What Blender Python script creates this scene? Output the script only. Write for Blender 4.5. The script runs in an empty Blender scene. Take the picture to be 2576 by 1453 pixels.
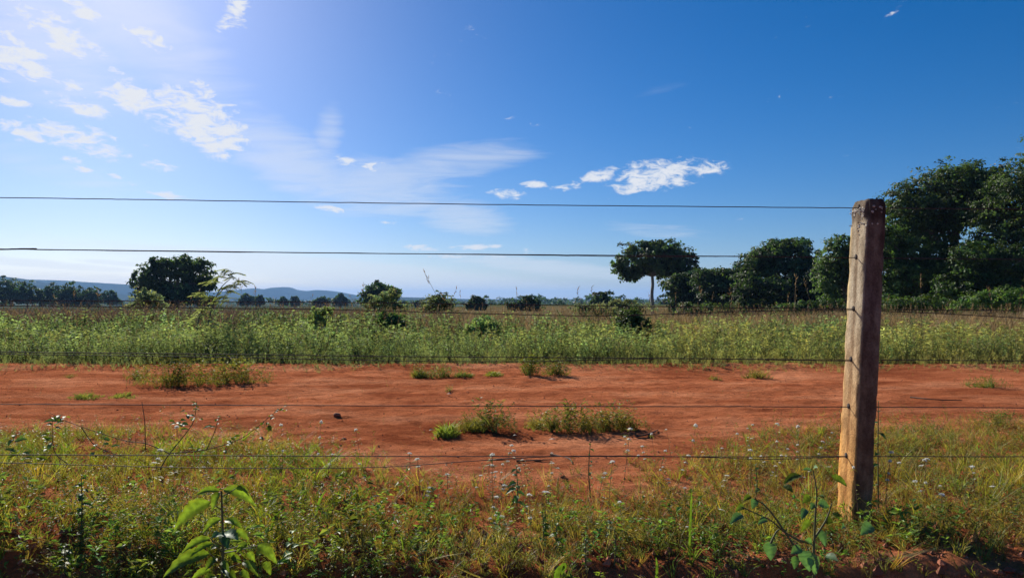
import bpy, math, random
import numpy as np
from mathutils import Vector

random.seed(7)
RNG = np.random.default_rng(11)
SC = bpy.context.scene
COL = SC.collection
R = math.radians

# ------------------------------------------------------------------ camera
F_PX, CX, CY = 1773.0, 1288.0, 726.5          # photo measured at 2576 px width
CAM_H = 1.104
PITCH = math.atan(24.0 / F_PX)
cam_d = bpy.data.cameras.new('camera')
cam_d.sensor_width = 36.0
cam_d.lens = 36.0 * F_PX / 2576.0
cam_d.clip_start = 0.05
cam_d.clip_end = 40000.0
cam = bpy.data.objects.new('camera', cam_d)
COL.objects.link(cam)
cam.location = (0, 0, CAM_H)
cam.rotation_euler = (math.pi / 2 + PITCH, 0, 0)
SC.camera = cam


def ray(px, py):
    cx, cy = (px - CX) / F_PX, (CY - py) / F_PX
    c, s = math.cos(PITCH), math.sin(PITCH)
    return Vector((cx, c - s * cy, s + c * cy))


def P(px, py, depth):
    """the place in the world that shows at a photo position, at a measured distance"""
    d = ray(px, py)
    d *= depth / d.y
    return Vector((d.x, d.y, d.z + CAM_H))


# ------------------------------------------------------------------ world, sun, exposure
SUN_AZ, SUN_EL = R(-31.0), R(27.0)
SKY_STRENGTH = 0.05
world = bpy.data.worlds.new('World')
SC.world = world
world.use_nodes = True


def build_sky():
    nt = world.node_tree
    N, L = nt.nodes, nt.links
    N.clear()

    def node(t, **kw):
        n = N.new(t)
        for k, v in kw.items():
            setattr(n, k, v)
        return n

    def math_(op, a, b=None, clamp=False):
        n = node('ShaderNodeMath', operation=op, use_clamp=clamp)
        for i, x in enumerate((a, b)):
            if x is None:
                continue
            if isinstance(x, (int, float)):
                n.inputs[i].default_value = x
            else:
                L.new(x, n.inputs[i])
        return n.outputs[0]

    out = node('ShaderNodeOutputWorld')
    sky = node('ShaderNodeTexSky', sky_type='NISHITA', sun_disc=False)
    sky.sun_elevation = SUN_EL
    sky.sun_rotation = SUN_AZ
    sky.altitude = 600
    sky.air_density = 1.0
    sky.dust_density = 0.75
    sky.ozone_density = 6.0
    hs = node('ShaderNodeHueSaturation')
    hs.inputs['Saturation'].default_value = 1.30
    tint = node('ShaderNodeMix', data_type='RGBA', blend_type='MULTIPLY')
    tint.inputs[0].default_value = 1.0
    tint.inputs[7].default_value = (0.96, 0.935, 1.0, 1)
    L.new(sky.outputs[0], tint.inputs[6])
    L.new(tint.outputs[2], hs.inputs['Color'])
    bg = node('ShaderNodeBackground')
    bg.inputs['Strength'].default_value = SKY_STRENGTH
    L.new(hs.outputs[0], bg.inputs['Color'])
    cbg = node('ShaderNodeBackground')
    cbg.inputs['Color'].default_value = (0.90, 0.92, 0.96, 1)
    cbg.inputs['Strength'].default_value = 0.50

    tc = node('ShaderNodeTexCoord')
    sep = node('ShaderNodeSeparateXYZ')
    L.new(tc.outputs['Generated'], sep.inputs[0])
    x, y, z = sep.outputs
    az = math_('ARCTAN2', x, y)
    el = math_('ARCSINE', z)
    ae = node('ShaderNodeCombineXYZ')
    L.new(az, ae.inputs[0]); L.new(el, ae.inputs[1]); ae.inputs[2].default_value = 1.0
    den = math_('ADD', math_('MAXIMUM', z, 0.0), 0.10)
    pl = node('ShaderNodeCombineXYZ')                       # cloud deck coordinates
    L.new(math_('DIVIDE', x, den), pl.inputs[0])
    L.new(math_('DIVIDE', y, den), pl.inputs[1])

    def noise(scale, detail, rough, sx=1, sy=1, rz=0, dist=0.0, src=None):
        mp = node('ShaderNodeMapping')
        mp.inputs['Scale'].default_value = (sx, sy, 1)
        mp.inputs['Rotation'].default_value = (0, 0, rz)
        L.new((src or pl).outputs[0], mp.inputs['Vector'])
        t = node('ShaderNodeTexNoise')
        t.inputs['Scale'].default_value = scale
        t.inputs['Detail'].default_value = detail
        t.inputs['Roughness'].default_value = rough
        t.inputs['Distortion'].default_value = dist
        L.new(mp.outputs[0], t.inputs['Vector'])
        return t.outputs[0]

    def masks(items):
        acc = None
        for (px, py, rx, ry, rot, k) in items:
            d = ray(px, py).normalized()
            a, e = math.atan2(d.x, d.y), math.asin(d.z)
            ra, re_ = rx / F_PX * math.cos(a) ** 2, ry / F_PX * math.cos(a)
            c, sn = math.cos(-R(rot)), math.sin(-R(rot))
            ku = (c / ra, sn / ra, -(a * c + e * sn) / ra)
            kv = (-sn / re_, c / re_, -(-a * sn + e * c) / re_)
            uv = []
            for kk in (ku, kv):
                dp = node('ShaderNodeVectorMath', operation='DOT_PRODUCT')
                L.new(ae.outputs[0], dp.inputs[0])
                dp.inputs[1].default_value = kk
                uv.append(dp.outputs['Value'])
            d2 = node('ShaderNodeMath', operation='MULTIPLY_ADD')
            L.new(uv[1], d2.inputs[0]); L.new(uv[1], d2.inputs[1]); L.new(math_('MULTIPLY', uv[0], uv[0]), d2.inputs[2])
            fo = node('ShaderNodeMath', operation='MULTIPLY_ADD')
            L.new(d2.outputs[0], fo.inputs[0]); fo.inputs[1].default_value = -0.62; fo.inputs[2].default_value = k
            acc = fo.outputs[0] if acc is None else math_('MAXIMUM', acc, fo.outputs[0])
        return acc

    cumulus = [
        (505, 300, 125, 62, 22, 1), (335, 255, 110, 34, 20, .9), (515, 228, 42, 26, 35, 1), (420, 320, 70, 30, 20, .7),
        (190, 350, 150, 32, 14, .85), (60, 328, 90, 26, 14, .85), (255, 335, 50, 14, 20, .7), (195, 268, 95, 20, 12, .9), (28, 254, 46, 12, 5, .8),
        (372, 95, 70, 24, 28, .85), (588, 38, 36, 46, 35, .75), (60, 155, 95, 42, 25, .9), (110, 62, 130, 48, 30, .95),
        (24, 203, 46, 12, 10, .7), (178, 402, 48, 12, 10, .7), (205, 425, 40, 9, 10, .7), (400, 420, 52, 15, 6, .85),
        (428, 492, 60, 10, 8, .85), (290, 443, 24, 7, 8, .7), (330, 463, 18, 7, 0, .7), (368, 367, 22, 7, 10, .6),
        (830, 526, 44, 9, 9, .8), (980, 560, 30, 5, 4, .7), (866, 404, 34, 18, 0, .7), (942, 418, 34, 16, 0, .7), (905, 432, 20, 8, 0, .5),
        (1665, 437, 130, 34, -9, .95), (1775, 428, 52, 20, -10, .7), (1505, 446, 56, 18, -14, .75), (1432, 468, 42, 12, -5, .8),
        (1345, 464, 36, 11, 0, .75), (1277, 488, 46, 12, 3, .85), (1720, 395, 60, 12, -12, .5), (460, 42, 40, 14, 25, .6),
        (250, 132, 62, 18, 30, .62), (150, 205, 76, 15, 15, .66), (300, 185, 50, 13, 22, .5), (30, 95, 66, 24, 30, .85), (205, 22, 84, 26, 30, .75), (310, 322, 40, 11, 20, .55), (100, 300, 60, 12, 14, .6), (235, 380, 46, 10, 12, .55),
        (1060, 624, 60, 8, 2, .7), (1195, 623, 70, 8, -2, .75), (1322, 632, 40, 9, 2, .7), (1170, 646, 150, 8, 1, .7), (2248, 30, 34, 8, -30, .30),
    ]
    cirrus = [
        (740, 410, 170, 70, 25, .9), (825, 340, 40, 80, 10, .6), (960, 470, 190, 70, 0, .8), (1150, 405, 210, 42, -8, .75),
        (1165, 545, 120, 42, 8, .8), (1010, 515, 160, 40, 0, .6), (300, 30, 380, 110, 30, .7), (120, 120, 260, 150, 20, .65), (900, 690, 560, 30, 5, 1.1), (1380, 672, 230, 18, 6, 1.0),
        (90, 662, 260, 10, 4, 1.0), (290, 661, 90, 6, 4, 1.1), (1650, 580, 160, 26, 5, .35), (1480, 690, 150, 12, 3, .6), (1100, 735, 700, 22, 1, .75), (760, 655, 420, 14, 4, .85), (560, 640, 260, 9, 5, .8),
        (200, 700, 420, 22, 1, .6), (160, 430, 300, 60, 10, .25), (1700, 210, 170, 24, -12, -.08),
    ]
    n1 = noise(12.0, 5, 0.60, 1.0, 2.2, 0.15, 0.4, ae)
    n2 = noise(46.0, 5, 0.66, 1.0, 2.3, 0.35, 0.6, ae)
    nz = math_('ADD', math_('MULTIPLY', math_('SUBTRACT', n1, 0.5), 2.6), math_('MULTIPLY', math_('SUBTRACT', n2, 0.5), 3.4))
    far = noise(1.4, 4, 0.6, 1.0, 1.0, 0.4, 0.2)            # loose cloud anywhere else in the sky
    loose = math_('MULTIPLY', math_('SUBTRACT', far, 0.73), 3.5)
    cm = math_('MAXIMUM', masks(cumulus), loose)
    dens = node('ShaderNodeMapRange', interpolation_type='SMOOTHSTEP')
    dens.inputs['From Min'].default_value = 0.12
    dens.inputs['From Max'].default_value = 1.15
    L.new(math_('ADD', cm, nz), dens.inputs['Value'])
    n3 = noise(2.6, 5, 0.6, 1.0, 2.2, 0.6, 0.8)
    ci = node('ShaderNodeMapRange', interpolation_type='SMOOTHSTEP')
    ci.inputs['From Min'].default_value = -0.15
    ci.inputs['From Max'].default_value = 1.0
    L.new(math_('ADD', masks(cirrus), math_('MULTIPLY', math_('SUBTRACT', n3, 0.5), 1.6)), ci.inputs['Value'])
    cover = math_('MAXIMUM', math_('MULTIPLY', dens.outputs[0], 0.96), math_('MULTIPLY', ci.outputs[0], 0.46), True)
    mix = node('ShaderNodeMixShader')
    L.new(cover, mix.inputs[0])
    L.new(bg.outputs[0], mix.inputs[1])
    L.new(cbg.outputs[0], mix.inputs[2])
    L.new(mix.outputs[0], out.inputs['Surface'])


build_sky()
world.cycles.sampling_method = 'MANUAL'
world.cycles.sample_map_resolution = 256
sun_d = bpy.data.lights.new('sun', 'SUN')
sun_d.energy = 4.2
sun_d.angle = R(0.53)
sun_d.color = (1.0, 0.93, 0.82)
sun = bpy.data.objects.new('sun', sun_d)
COL.objects.link(sun)
SUN_DIR = Vector((math.sin(SUN_AZ) * math.cos(SUN_EL), math.cos(SUN_AZ) * math.cos(SUN_EL), math.sin(SUN_EL)))
sun.rotation_euler = SUN_DIR.to_track_quat('Z', 'Y').to_euler()
vs = SC.view_settings
vs.view_transform = 'Standard'
vs.look = 'None'
vs.gamma = 1.0
vs.exposure = 0.88
vs.use_curve_mapping = False
SC.render.engine = 'CYCLES'
cy = SC.cycles
cy.max_bounces = 6
cy.diffuse_bounces = 3
cy.glossy_bounces = 2
cy.transmission_bounces = 4
cy.transparent_max_bounces = 6
cy.volume_bounces = 0
cy.use_denoising = True
cy.caustics_reflective = False
cy.caustics_refractive = False


# ------------------------------------------------------------------ helpers
def tag(o, label=None, cat=None, group=None, kind=None):
    if label: o['label'] = label
    if cat: o['category'] = cat
    if group: o['group'] = group
    if kind: o['kind'] = kind
    return o


def empty(name, loc, label, cat, group=None):
    o = bpy.data.objects.new(name, None)
    o.empty_display_size = 0.1
    COL.objects.link(o)
    o.location = loc
    return tag(o, label, cat, group)


class Acc:
    """collects vertices and faces of one mesh"""
    def __init__(self):
        self.v, self.q, self.t, self.c, self.n = [], [], [], [], 0

    def add(self, v, quads=None, tris=None, col=(1, 1, 1)):
        v = np.asarray(v, dtype=np.float64).reshape(-1, 3)
        c = np.asarray(col, dtype=np.float64)
        if c.ndim == 1:
            c = np.tile(c, (len(v), 1))
        self.v.append(v); self.c.append(c)
        if quads is not None and len(quads):
            self.q.append(np.asarray(quads, dtype=np.int64).reshape(-1, 4) + self.n)
        if tris is not None and len(tris):
            self.t.append(np.asarray(tris, dtype=np.int64).reshape(-1, 3) + self.n)
        self.n += len(v)
        return self

    def arrays(self):
        v = np.concatenate(self.v)
        c = np.concatenate(self.c)
        q = np.concatenate(self.q) if self.q else np.zeros((0, 4), np.int64)
        t = np.concatenate(self.t) if self.t else np.zeros((0, 3), np.int64)
        return v, q, t, c

    def mesh(self, name, mat, smooth=False, origin=(0, 0, 0)):
        v, q, t, c = self.arrays()
        v = v - np.asarray(origin, dtype=np.float64)
        me = bpy.data.meshes.new(name)
        me.vertices.add(len(v))
        me.vertices.foreach_set('co', v.astype(np.float32).ravel())
        nl = len(q) * 4 + len(t) * 3
        me.loops.add(nl)
        me.loops.foreach_set('vertex_index', np.concatenate([q.ravel(), t.ravel()]).astype(np.int32))
        me.polygons.add(len(q) + len(t))
        starts = np.concatenate([np.arange(len(q)) * 4, len(q) * 4 + np.arange(len(t)) * 3])
        me.polygons.foreach_set('loop_start', starts.astype(np.int32))
        me.polygons.foreach_set('use_smooth', np.full(len(q) + len(t), smooth, dtype=bool))
        at = me.attributes.new('tint', 'FLOAT_COLOR', 'POINT')
        at.data.foreach_set('color', np.c_[c, np.ones(len(c))].astype(np.float32).ravel())
        me.update(calc_edges=True)
        me.materials.append(mat)
        return me

    def obj(self, name, mat, parent=None, smooth=False, origin=(0, 0, 0)):
        o = bpy.data.objects.new(name, self.mesh(name, mat, smooth, origin))
        COL.objects.link(o)
        if parent is not None:
            o.parent = parent
        else:
            o.location = origin
        return o


def unit(a):
    return a / np.maximum(np.linalg.norm(a, axis=-1, keepdims=True), 1e-9)


def tube(points, radii, sides=6):
    p = np.array([tuple(x) for x in points], dtype=np.float64)
    r = np.broadcast_to(np.asarray(radii, dtype=np.float64), (len(p),))
    tan = unit(np.gradient(p, axis=0))
    ref = np.array([0.0, 0.0, 1.0])
    if abs(tan[:, 2]).mean() > 0.7:
        ref = np.array([1.0, 0.0, 0.0])
    a = unit(np.cross(tan, ref))
    b = np.cross(tan, a)
    ang = np.arange(sides) / sides * 2 * math.pi
    v = p[:, None] + r[:, None, None] * (np.cos(ang)[None, :, None] * a[:, None] + np.sin(ang)[None, :, None] * b[:, None])
    i = np.arange(len(p) - 1)[:, None] * sides
    j = np.arange(sides)[None]
    j2 = (j + 1) % sides
    q = np.stack([i + j, i + j2, i + sides + j2, i + sides + j], -1).reshape(-1, 4)
    return v.reshape(-1, 3), q


def smooth_path(pts, per=5):
    p = np.array([tuple(x) for x in pts], dtype=np.float64)
    if len(p) < 3:
        t = np.linspace(0, 1, per + 1)[:, None]
        return p[0] * (1 - t) + p[-1] * t
    e = np.vstack([2 * p[0] - p[1], p, 2 * p[-1] - p[-2]])
    out = []
    for k in range(1, len(e) - 2):
        a, b, c, d = e[k - 1], e[k], e[k + 1], e[k + 2]
        for t in np.arange(per) / per:
            out.append(0.5 * ((2 * b) + (c - a) * t + (2 * a - 5 * b + 4 * c - d) * t * t + (-a + 3 * b - 3 * c + d) * t ** 3))
    out.append(p[-1])
    return np.array(out)


def leaves(pos, along, nrm, length, width, fold=0.12):
    """rhombic leaf faces, four vertices each"""
    pos = np.asarray(pos); along = unit(np.asarray(along, dtype=np.float64))
    side = unit(np.cross(along, nrm))
    nn = np.cross(side, along)
    l = np.asarray(length)[..., None] * np.ones((len(pos), 1))
    w = np.asarray(width)[..., None] * np.ones((len(pos), 1))
    mid = pos + along * l * 0.45 + nn * l * fold
    v = np.stack([pos, mid + side * w * 0.5, pos + along * l, mid - side * w * 0.5], 1)
    q = np.arange(len(pos) * 4).reshape(-1, 4)
    return v.reshape(-1, 3), q


def blades(pos, lean, length, width, bend=0.5, rng=RNG):
    """curved grass blades: five vertices, a quad and a triangle"""
    n = len(pos)
    lean = np.asarray(lean, dtype=np.float64)
    side = unit(np.cross(unit(lean), rng.normal(size=(n, 3))))
    horiz = unit(np.c_[lean[:, :2], np.zeros(n)] + 1e-6)
    d = unit(lean)
    l = np.asarray(length)[:, None]
    w = np.asarray(width)[:, None]
    m = pos + d * l * 0.55
    d2 = unit(d + (horiz - np.array([0, 0, 0.35])) * bend)
    tip = m + d2 * l * 0.45
    v = np.stack([pos - side * w * .5, pos + side * w * .5, m + side * w * .42, m - side * w * .42, tip], 1).reshape(-1, 3)
    b = np.arange(n)[:, None] * 5
    return v, b + np.array([[0, 1, 2, 3]]), b + np.array([[3, 2, 4]])


def hash2(ix, iy, seed):
    h = (ix * 374761393 + iy * 668265263 + seed * 974711) & 0x7fffffff
    h = ((h ^ (h >> 13)) * 1274126177) & 0x7fffffff
    return ((h ^ (h >> 16)) & 0xffff) / 65535.0


def vnoise(x, y, seed=0):
    x = np.asarray(x, dtype=np.float64); y = np.asarray(y, dtype=np.float64)
    ix, iy = np.floor(x).astype(np.int64), np.floor(y).astype(np.int64)
    fx, fy = x - ix, y - iy
    fx = fx * fx * (3 - 2 * fx); fy = fy * fy * (3 - 2 * fy)
    a, b = hash2(ix, iy, seed), hash2(ix + 1, iy, seed)
    c, d = hash2(ix, iy + 1, seed), hash2(ix + 1, iy + 1, seed)
    return (a * (1 - fx) + b * fx) * (1 - fy) + (c * (1 - fx) + d * fx) * fy


def fbm(x, y, seed=0, octaves=4):
    s, a = 0.0, 0.5
    for k in range(octaves):
        s = s + a * (vnoise(x * 2 ** k, y * 2 ** k, seed + k * 17) - 0.5)
        a *= 0.55
    return s


def sstep(t):
    t = np.clip(t, 0, 1)
    return t * t * (3 - 2 * t)


def bank_edge(x):
    return 3.13 + 0.60 * fbm(x * 0.9, x * 0 + 3.1, 5, 3) + 0.14 * fbm(x * 4.0, x * 0 + 1.7, 8, 2)


def gz(x, y):
    """height of the ground"""
    x = np.asarray(x, dtype=np.float64); y = np.asarray(y, dtype=np.float64)
    t = sstep((bank_edge(x) - y) / 0.50)
    z = -0.40 * t
    z = z + 0.16 * fbm(x * 5, y * 5, 21, 4) * np.clip(4 * t * (1 - t), 0, 1) + 0.05 * fbm(x * 14, y * 14, 31, 3) * sstep((3.7 - y) / 0.5)
    near = sstep((14 - y) / 3)
    z = z + near * (0.055 * fbm(x * 0.9, y * 0.9, 41, 3) + 0.030 * fbm(x * 4.5, y * 6.0, 51, 4) + 0.034 * fbm(x * 9.0, y * 10.0, 53, 3))
    z = z + 0.06 * np.exp(-((y - 11.2) / 0.5) ** 2)
    z = z + sstep((y - 12) / 20) * 0.10 * fbm(x * 0.12, y * 0.12, 61, 3)
    z = z - 0.60 * sstep((y - 19) / 24)
    z = z - 6.0 * sstep((y - 90) / 900) - 2.0 * sstep((y - 45) / 150) * sstep((-x + 5) / 60)
    return z


def on_ground(px, py):
    """the ground point seen at a photo position"""
    d = ray(px, py)
    t = max(1.5, (CAM_H - .30) / max(-d.z, .02))
    for _ in range(4000):
        p = Vector((0, 0, CAM_H)) + d * t
        if p.z <= float(gz(p.x, p.y)):
            return p
        t += 0.008 + t * 0.0008
    return p


# ------------------------------------------------------------------ materials
def new_mat(name):
    m = bpy.data.materials.new(name)
    m.use_nodes = True
    m.node_tree.nodes.clear()
    return m, m.node_tree.nodes, m.node_tree.links


def leaf_material(name, base, transl=0.4, rough=0.5, spec=0.35, tcol=None, var=0.35, scale=6.0):
    m, N, L = new_mat(name)
    out = N.new('ShaderNodeOutputMaterial')
    at = N.new('ShaderNodeAttribute'); at.attribute_name = 'tint'
    geo = N.new('ShaderNodeNewGeometry')
    nz = N.new('ShaderNodeTexNoise'); nz.inputs['Scale'].default_value = scale; nz.inputs['Detail'].default_value = 3
    L.new(geo.outputs['Position'], nz.inputs['Vector'])
    mr = N.new('ShaderNodeMapRange')
    mr.inputs['From Min'].default_value = 0.3; mr.inputs['From Max'].default_value = 0.7
    mr.inputs['To Min'].default_value = 1 - var; mr.inputs['To Max'].default_value = 1 + var
    L.new(nz.outputs[0], mr.inputs['Value'])
    rgb = N.new('ShaderNodeMix'); rgb.data_type = 'RGBA'; rgb.blend_type = 'MULTIPLY'; rgb.inputs[0].default_value = 1
    rgb.inputs[6].default_value = (*base, 1)
    L.new(at.outputs['Color'], rgb.inputs[7])
    sc = N.new('ShaderNodeVectorMath'); sc.operation = 'SCALE'
    L.new(rgb.outputs[2], sc.inputs[0]); L.new(mr.outputs[0], sc.inputs['Scale'])
    p = N.new('ShaderNodeBsdfPrincipled')
    L.new(sc.outputs[0], p.inputs['Base Color'])
    p.inputs['Roughness'].default_value = rough
    p.inputs['Specular IOR Level'].default_value = spec
    t = N.new('ShaderNodeBsdfTranslucent')
    tm = N.new('ShaderNodeMix'); tm.data_type = 'RGBA'; tm.blend_type = 'MULTIPLY'; tm.inputs[0].default_value = 1
    tm.inputs[7].default_value = (*(tcol or (1.5, 1.7, 0.7)), 1)
    L.new(sc.outputs[0], tm.inputs[6])
    L.new(tm.outputs[2], t.inputs['Color'])
    mx = N.new('ShaderNodeMixShader'); mx.inputs[0].default_value = transl
    L.new(p.outputs[0], mx.inputs[1]); L.new(t.outputs[0], mx.inputs[2])
    L.new(mx.outputs[0], out.inputs['Surface'])
    return m


def plain_material(name, base, rough=0.8, metal=0.0, scale=20.0, var=0.3, bump=0.2, spec=0.3):
    m, N, L = new_mat(name)
    out = N.new('ShaderNodeOutputMaterial')
    at = N.new('ShaderNodeAttribute'); at.attribute_name = 'tint'
    tc = N.new('ShaderNodeTexCoord')
    nz = N.new('ShaderNodeTexNoise'); nz.inputs['Scale'].default_value = scale; nz.inputs['Detail'].default_value = 6
    nz.inputs['Roughness'].default_value = 0.65
    L.new(tc.outputs['Object'], nz.inputs['Vector'])
    mr = N.new('ShaderNodeMapRange')
    mr.inputs['From Min'].default_value = 0.25; mr.inputs['From Max'].default_value = 0.75
    mr.inputs['To Min'].default_value = 1 - var; mr.inputs['To Max'].default_value = 1 + var
    L.new(nz.outputs[0], mr.inputs['Value'])
    rgb = N.new('ShaderNodeMix'); rgb.data_type = 'RGBA'; rgb.blend_type = 'MULTIPLY'; rgb.inputs[0].default_value = 1
    rgb.inputs[6].default_value = (*base, 1)
    L.new(at.outputs['Color'], rgb.inputs[7])
    sc = N.new('ShaderNodeVectorMath'); sc.operation = 'SCALE'
    L.new(rgb.outputs[2], sc.inputs[0]); L.new(mr.outputs[0], sc.inputs['Scale'])
    p = N.new('ShaderNodeBsdfPrincipled')
    L.new(sc.outputs[0], p.inputs['Base Color'])
    p.inputs['Roughness'].default_value = rough
    p.inputs['Metallic'].default_value = metal
    p.inputs['Specular IOR Level'].default_value = spec
    if bump:
        b = N.new('ShaderNodeBump'); b.inputs['Strength'].default_value = bump; b.inputs['Distance'].default_value = 0.02
        L.new(nz.outputs[0], b.inputs['Height'])
        L.new(b.outputs[0], p.inputs['Normal'])
    L.new(p.outputs[0], out.inputs['Surface'])
    return m


def ground_material():
    m, N, L = new_mat('ground_soil')
    out = N.new('ShaderNodeOutputMaterial')
    geo = N.new('ShaderNodeNewGeometry')
    pos = geo.outputs['Position']

    def noise(scale, detail=6, rough=0.6, vec=None, stretch=None, rz=0.0):
        t = N.new('ShaderNodeTexNoise')
        t.inputs['Scale'].default_value = scale; t.inputs['Detail'].default_value = detail; t.inputs['Roughness'].default_value = rough
        src = pos
        if stretch:
            mp = N.new('ShaderNodeMapping'); mp.inputs['Scale'].default_value = stretch
            mp.inputs['Rotation'].default_value = (0, 0, rz)
            L.new(pos, mp.inputs['Vector']); src = mp.outputs[0]
        L.new(src, t.inputs['Vector'])
        return t.outputs[0]

    def ramp(val, stops):
        r = N.new('ShaderNodeValToRGB')
        while len(r.color_ramp.elements) < len(stops):
            r.color_ramp.elements.new(0.5)
        for e, (p, c) in zip(r.color_ramp.elements, stops):
            e.position = p; e.color = (*c, 1)
        L.new(val, r.inputs[0])
        return r.outputs[0]

    def mixc(fac, a, b, mode='MIX'):
        x = N.new('ShaderNodeMix'); x.data_type = 'RGBA'; x.blend_type = mode
        if isinstance(fac, float): x.inputs[0].default_value = fac
        else: L.new(fac, x.inputs[0])
        L.new(a, x.inputs[6]); L.new(b, x.inputs[7])
        return x.outputs[2]

    def rng(val, a, b, c=0.0, d=1.0):
        x = N.new('ShaderNodeMapRange'); x.interpolation_type = 'SMOOTHSTEP'
        x.inputs['From Min'].default_value = a; x.inputs['From Max'].default_value = b
        x.inputs['To Min'].default_value = c; x.inputs['To Max'].default_value = d
        L.new(val, x.inputs['Value'])
        return x.outputs[0]

    soil = ramp(noise(1.1, 8, 0.62, stretch=(0.55, 1.3, 1)), [(0.36, (0.380, 0.108, 0.046)), (0.50, (0.590, 0.195, 0.085)), (0.64, (0.740, 0.295, 0.145))])
    grit = ramp(noise(55, 5, 0.75, stretch=(0.7, 1, 1)), [(0.30, (0.62, 0.58, 0.55)), (0.5, (0.98, 0.97, 0.96)), (0.72, (1.25, 1.24, 1.22))])
    soil = mixc(0.8, soil, grit, 'MULTIPLY')
    mid = ramp(noise(6.5, 7, 0.72, stretch=(0.6, 1.1, 1)), [(0.34, (0.66, 0.62, 0.60)), (0.5, (1, 1, 1)), (0.66, (1.16, 1.18, 1.2))])
    soil = mixc(0.9, soil, mid, 'MULTIPLY')
    damp = ramp(noise(0.6, 8, 0.68, stretch=(0.5, 1.5, 1)), [(0.40, (0.80, 0.76, 0.75)), (0.54, (1.04, 1.04, 1.04))])
    soil = mixc(1.0, soil, damp, 'MULTIPLY')
    sep = N.new('ShaderNodeSeparateXYZ'); L.new(pos, sep.inputs[0])
    field = ramp(noise(0.035, 7, 0.6), [(0.35, (0.085, 0.075, 0.032)), (0.5, (0.16, 0.125, 0.06)), (0.65, (0.21, 0.16, 0.085))])
    far = ramp(noise(0.0022, 4, 0.5, stretch=(0.35, 1.6, 1)), [(0.38, (0.028, 0.045, 0.018)), (0.48, (0.045, 0.065, 0.022)), (0.56, (0.09, 0.11, 0.035)), (0.62, (0.14, 0.11, 0.055)), (0.70, (0.06, 0.08, 0.028))])
    c = mixc(rng(sep.outputs[1], 11.2, 13.5), soil, field)
    c = mixc(rng(sep.outputs[1], 110, 260), c, far)
    p = N.new('ShaderNodeBsdfPrincipled')
    L.new(c, p.inputs['Base Color'])
    p.inputs['Roughness'].default_value = 0.92
    p.inputs['Specular IOR Level'].default_value = 0.0
    b1 = N.new('ShaderNodeBump'); b1.inputs['Strength'].default_value = 1.0; b1.inputs['Distance'].default_value = 0.06
    L.new(noise(11.0, 9, 0.78, stretch=(0.7, 1.1, 1)), b1.inputs['Height'])
    b2 = N.new('ShaderNodeBump'); b2.inputs['Strength'].default_value = 0.8; b2.inputs['Distance'].default_value = 0.03
    L.new(noise(34, 6, 0.75), b2.inputs['Height'])
    L.new(b1.outputs[0], b2.inputs['Normal'])
    L.new(b2.outputs[0], p.inputs['Normal'])
    L.new(p.outputs[0], out.inputs['Surface'])
    return m


M_GROUND = ground_material()
M_GRASS = leaf_material('verge_grass', (0.175, 0.190, 0.070), 0.42, 0.5, 0.16, (1.5, 1.45, 0.6), 0.35, 2.2)
M_WEED = leaf_material('field_weed_leaf', (0.262, 0.288, 0.132), 0.45, 0.65, 0.15, (1.22, 1.32, 0.8), 0.35, 0.9)
M_DRY = leaf_material('dry_grass', (0.30, 0.225, 0.125), 0.35, 0.7, 0.15, (1.1, 1.0, 0.8), 0.25, 0.5)
M_TREE = leaf_material('tree_leaf', (0.080, 0.110, 0.044), 0.36, 0.55, 0.22, (1.3, 1.6, 0.6), 0.3, 0.5)
M_BRIGHT = leaf_material('broad_leaf', (0.145, 0.230, 0.040), 0.50, 0.5, 0.3, (1.65, 1.6, 0.45), 0.35, 45)
M_TEAL = leaf_material('soft_leaf', (0.13, 0.23, 0.10), 0.30, 0.55, 0.22, (1.3, 1.6, 0.5), 0.15, 25)
M_STEM = plain_material('plant_stem', (0.12, 0.13, 0.05), 0.7, 0, 30, 0.25, 0)
M_REDSTEM = plain_material('flower_stem', (0.16, 0.085, 0.05), 0.7, 0, 30, 0.25, 0)
M_PETAL = leaf_material('white_petal', (0.85, 0.84, 0.78), 0.4, 0.7, 0.1, (1, 1, 0.95), 0.06, 60)
M_BARK = plain_material('bark', (0.16, 0.125, 0.095), 0.9, 0, 3.0, 0.4, 0.5)
M_PALEBARK = plain_material('pale_bark', (0.24, 0.215, 0.185), 0.85, 0, 2.5, 0.3, 0.5)
M_TWIG = plain_material('dead_twig', (0.085, 0.05, 0.032), 0.85, 0, 40, 0.3, 0.3)
M_WIRE = plain_material('wire_steel', (0.085, 0.062, 0.052), 0.75, 0.35, 30, 0.35, 0)
M_STONE = plain_material('clod', (0.24, 0.085, 0.045), 0.9, 0, 25, 0.3, 0.5)
M_DEADLEAF = leaf_material('dead_leaf', (0.48, 0.36, 0.24), 0.25, 0.6, 0.25, (1, 0.9, 0.7), 0.2, 40)
M_HILL = None


# ------------------------------------------------------------------ ground
def axis(dense_a, dense_b, step, far_a, far_b, growth=1.09, back=1.2):
    core = list(np.arange(dense_a, dense_b + step * .5, step))
    s, v = step, core[-1]
    while v < far_b:
        s *= growth
        v += s
        core.append(min(v, far_b))
    s, v, left = step, core[0], []
    while v > far_a:
        s *= back
        v -= s
        left.append(max(v, far_a))
    return np.array(left[::-1] + core)


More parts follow.
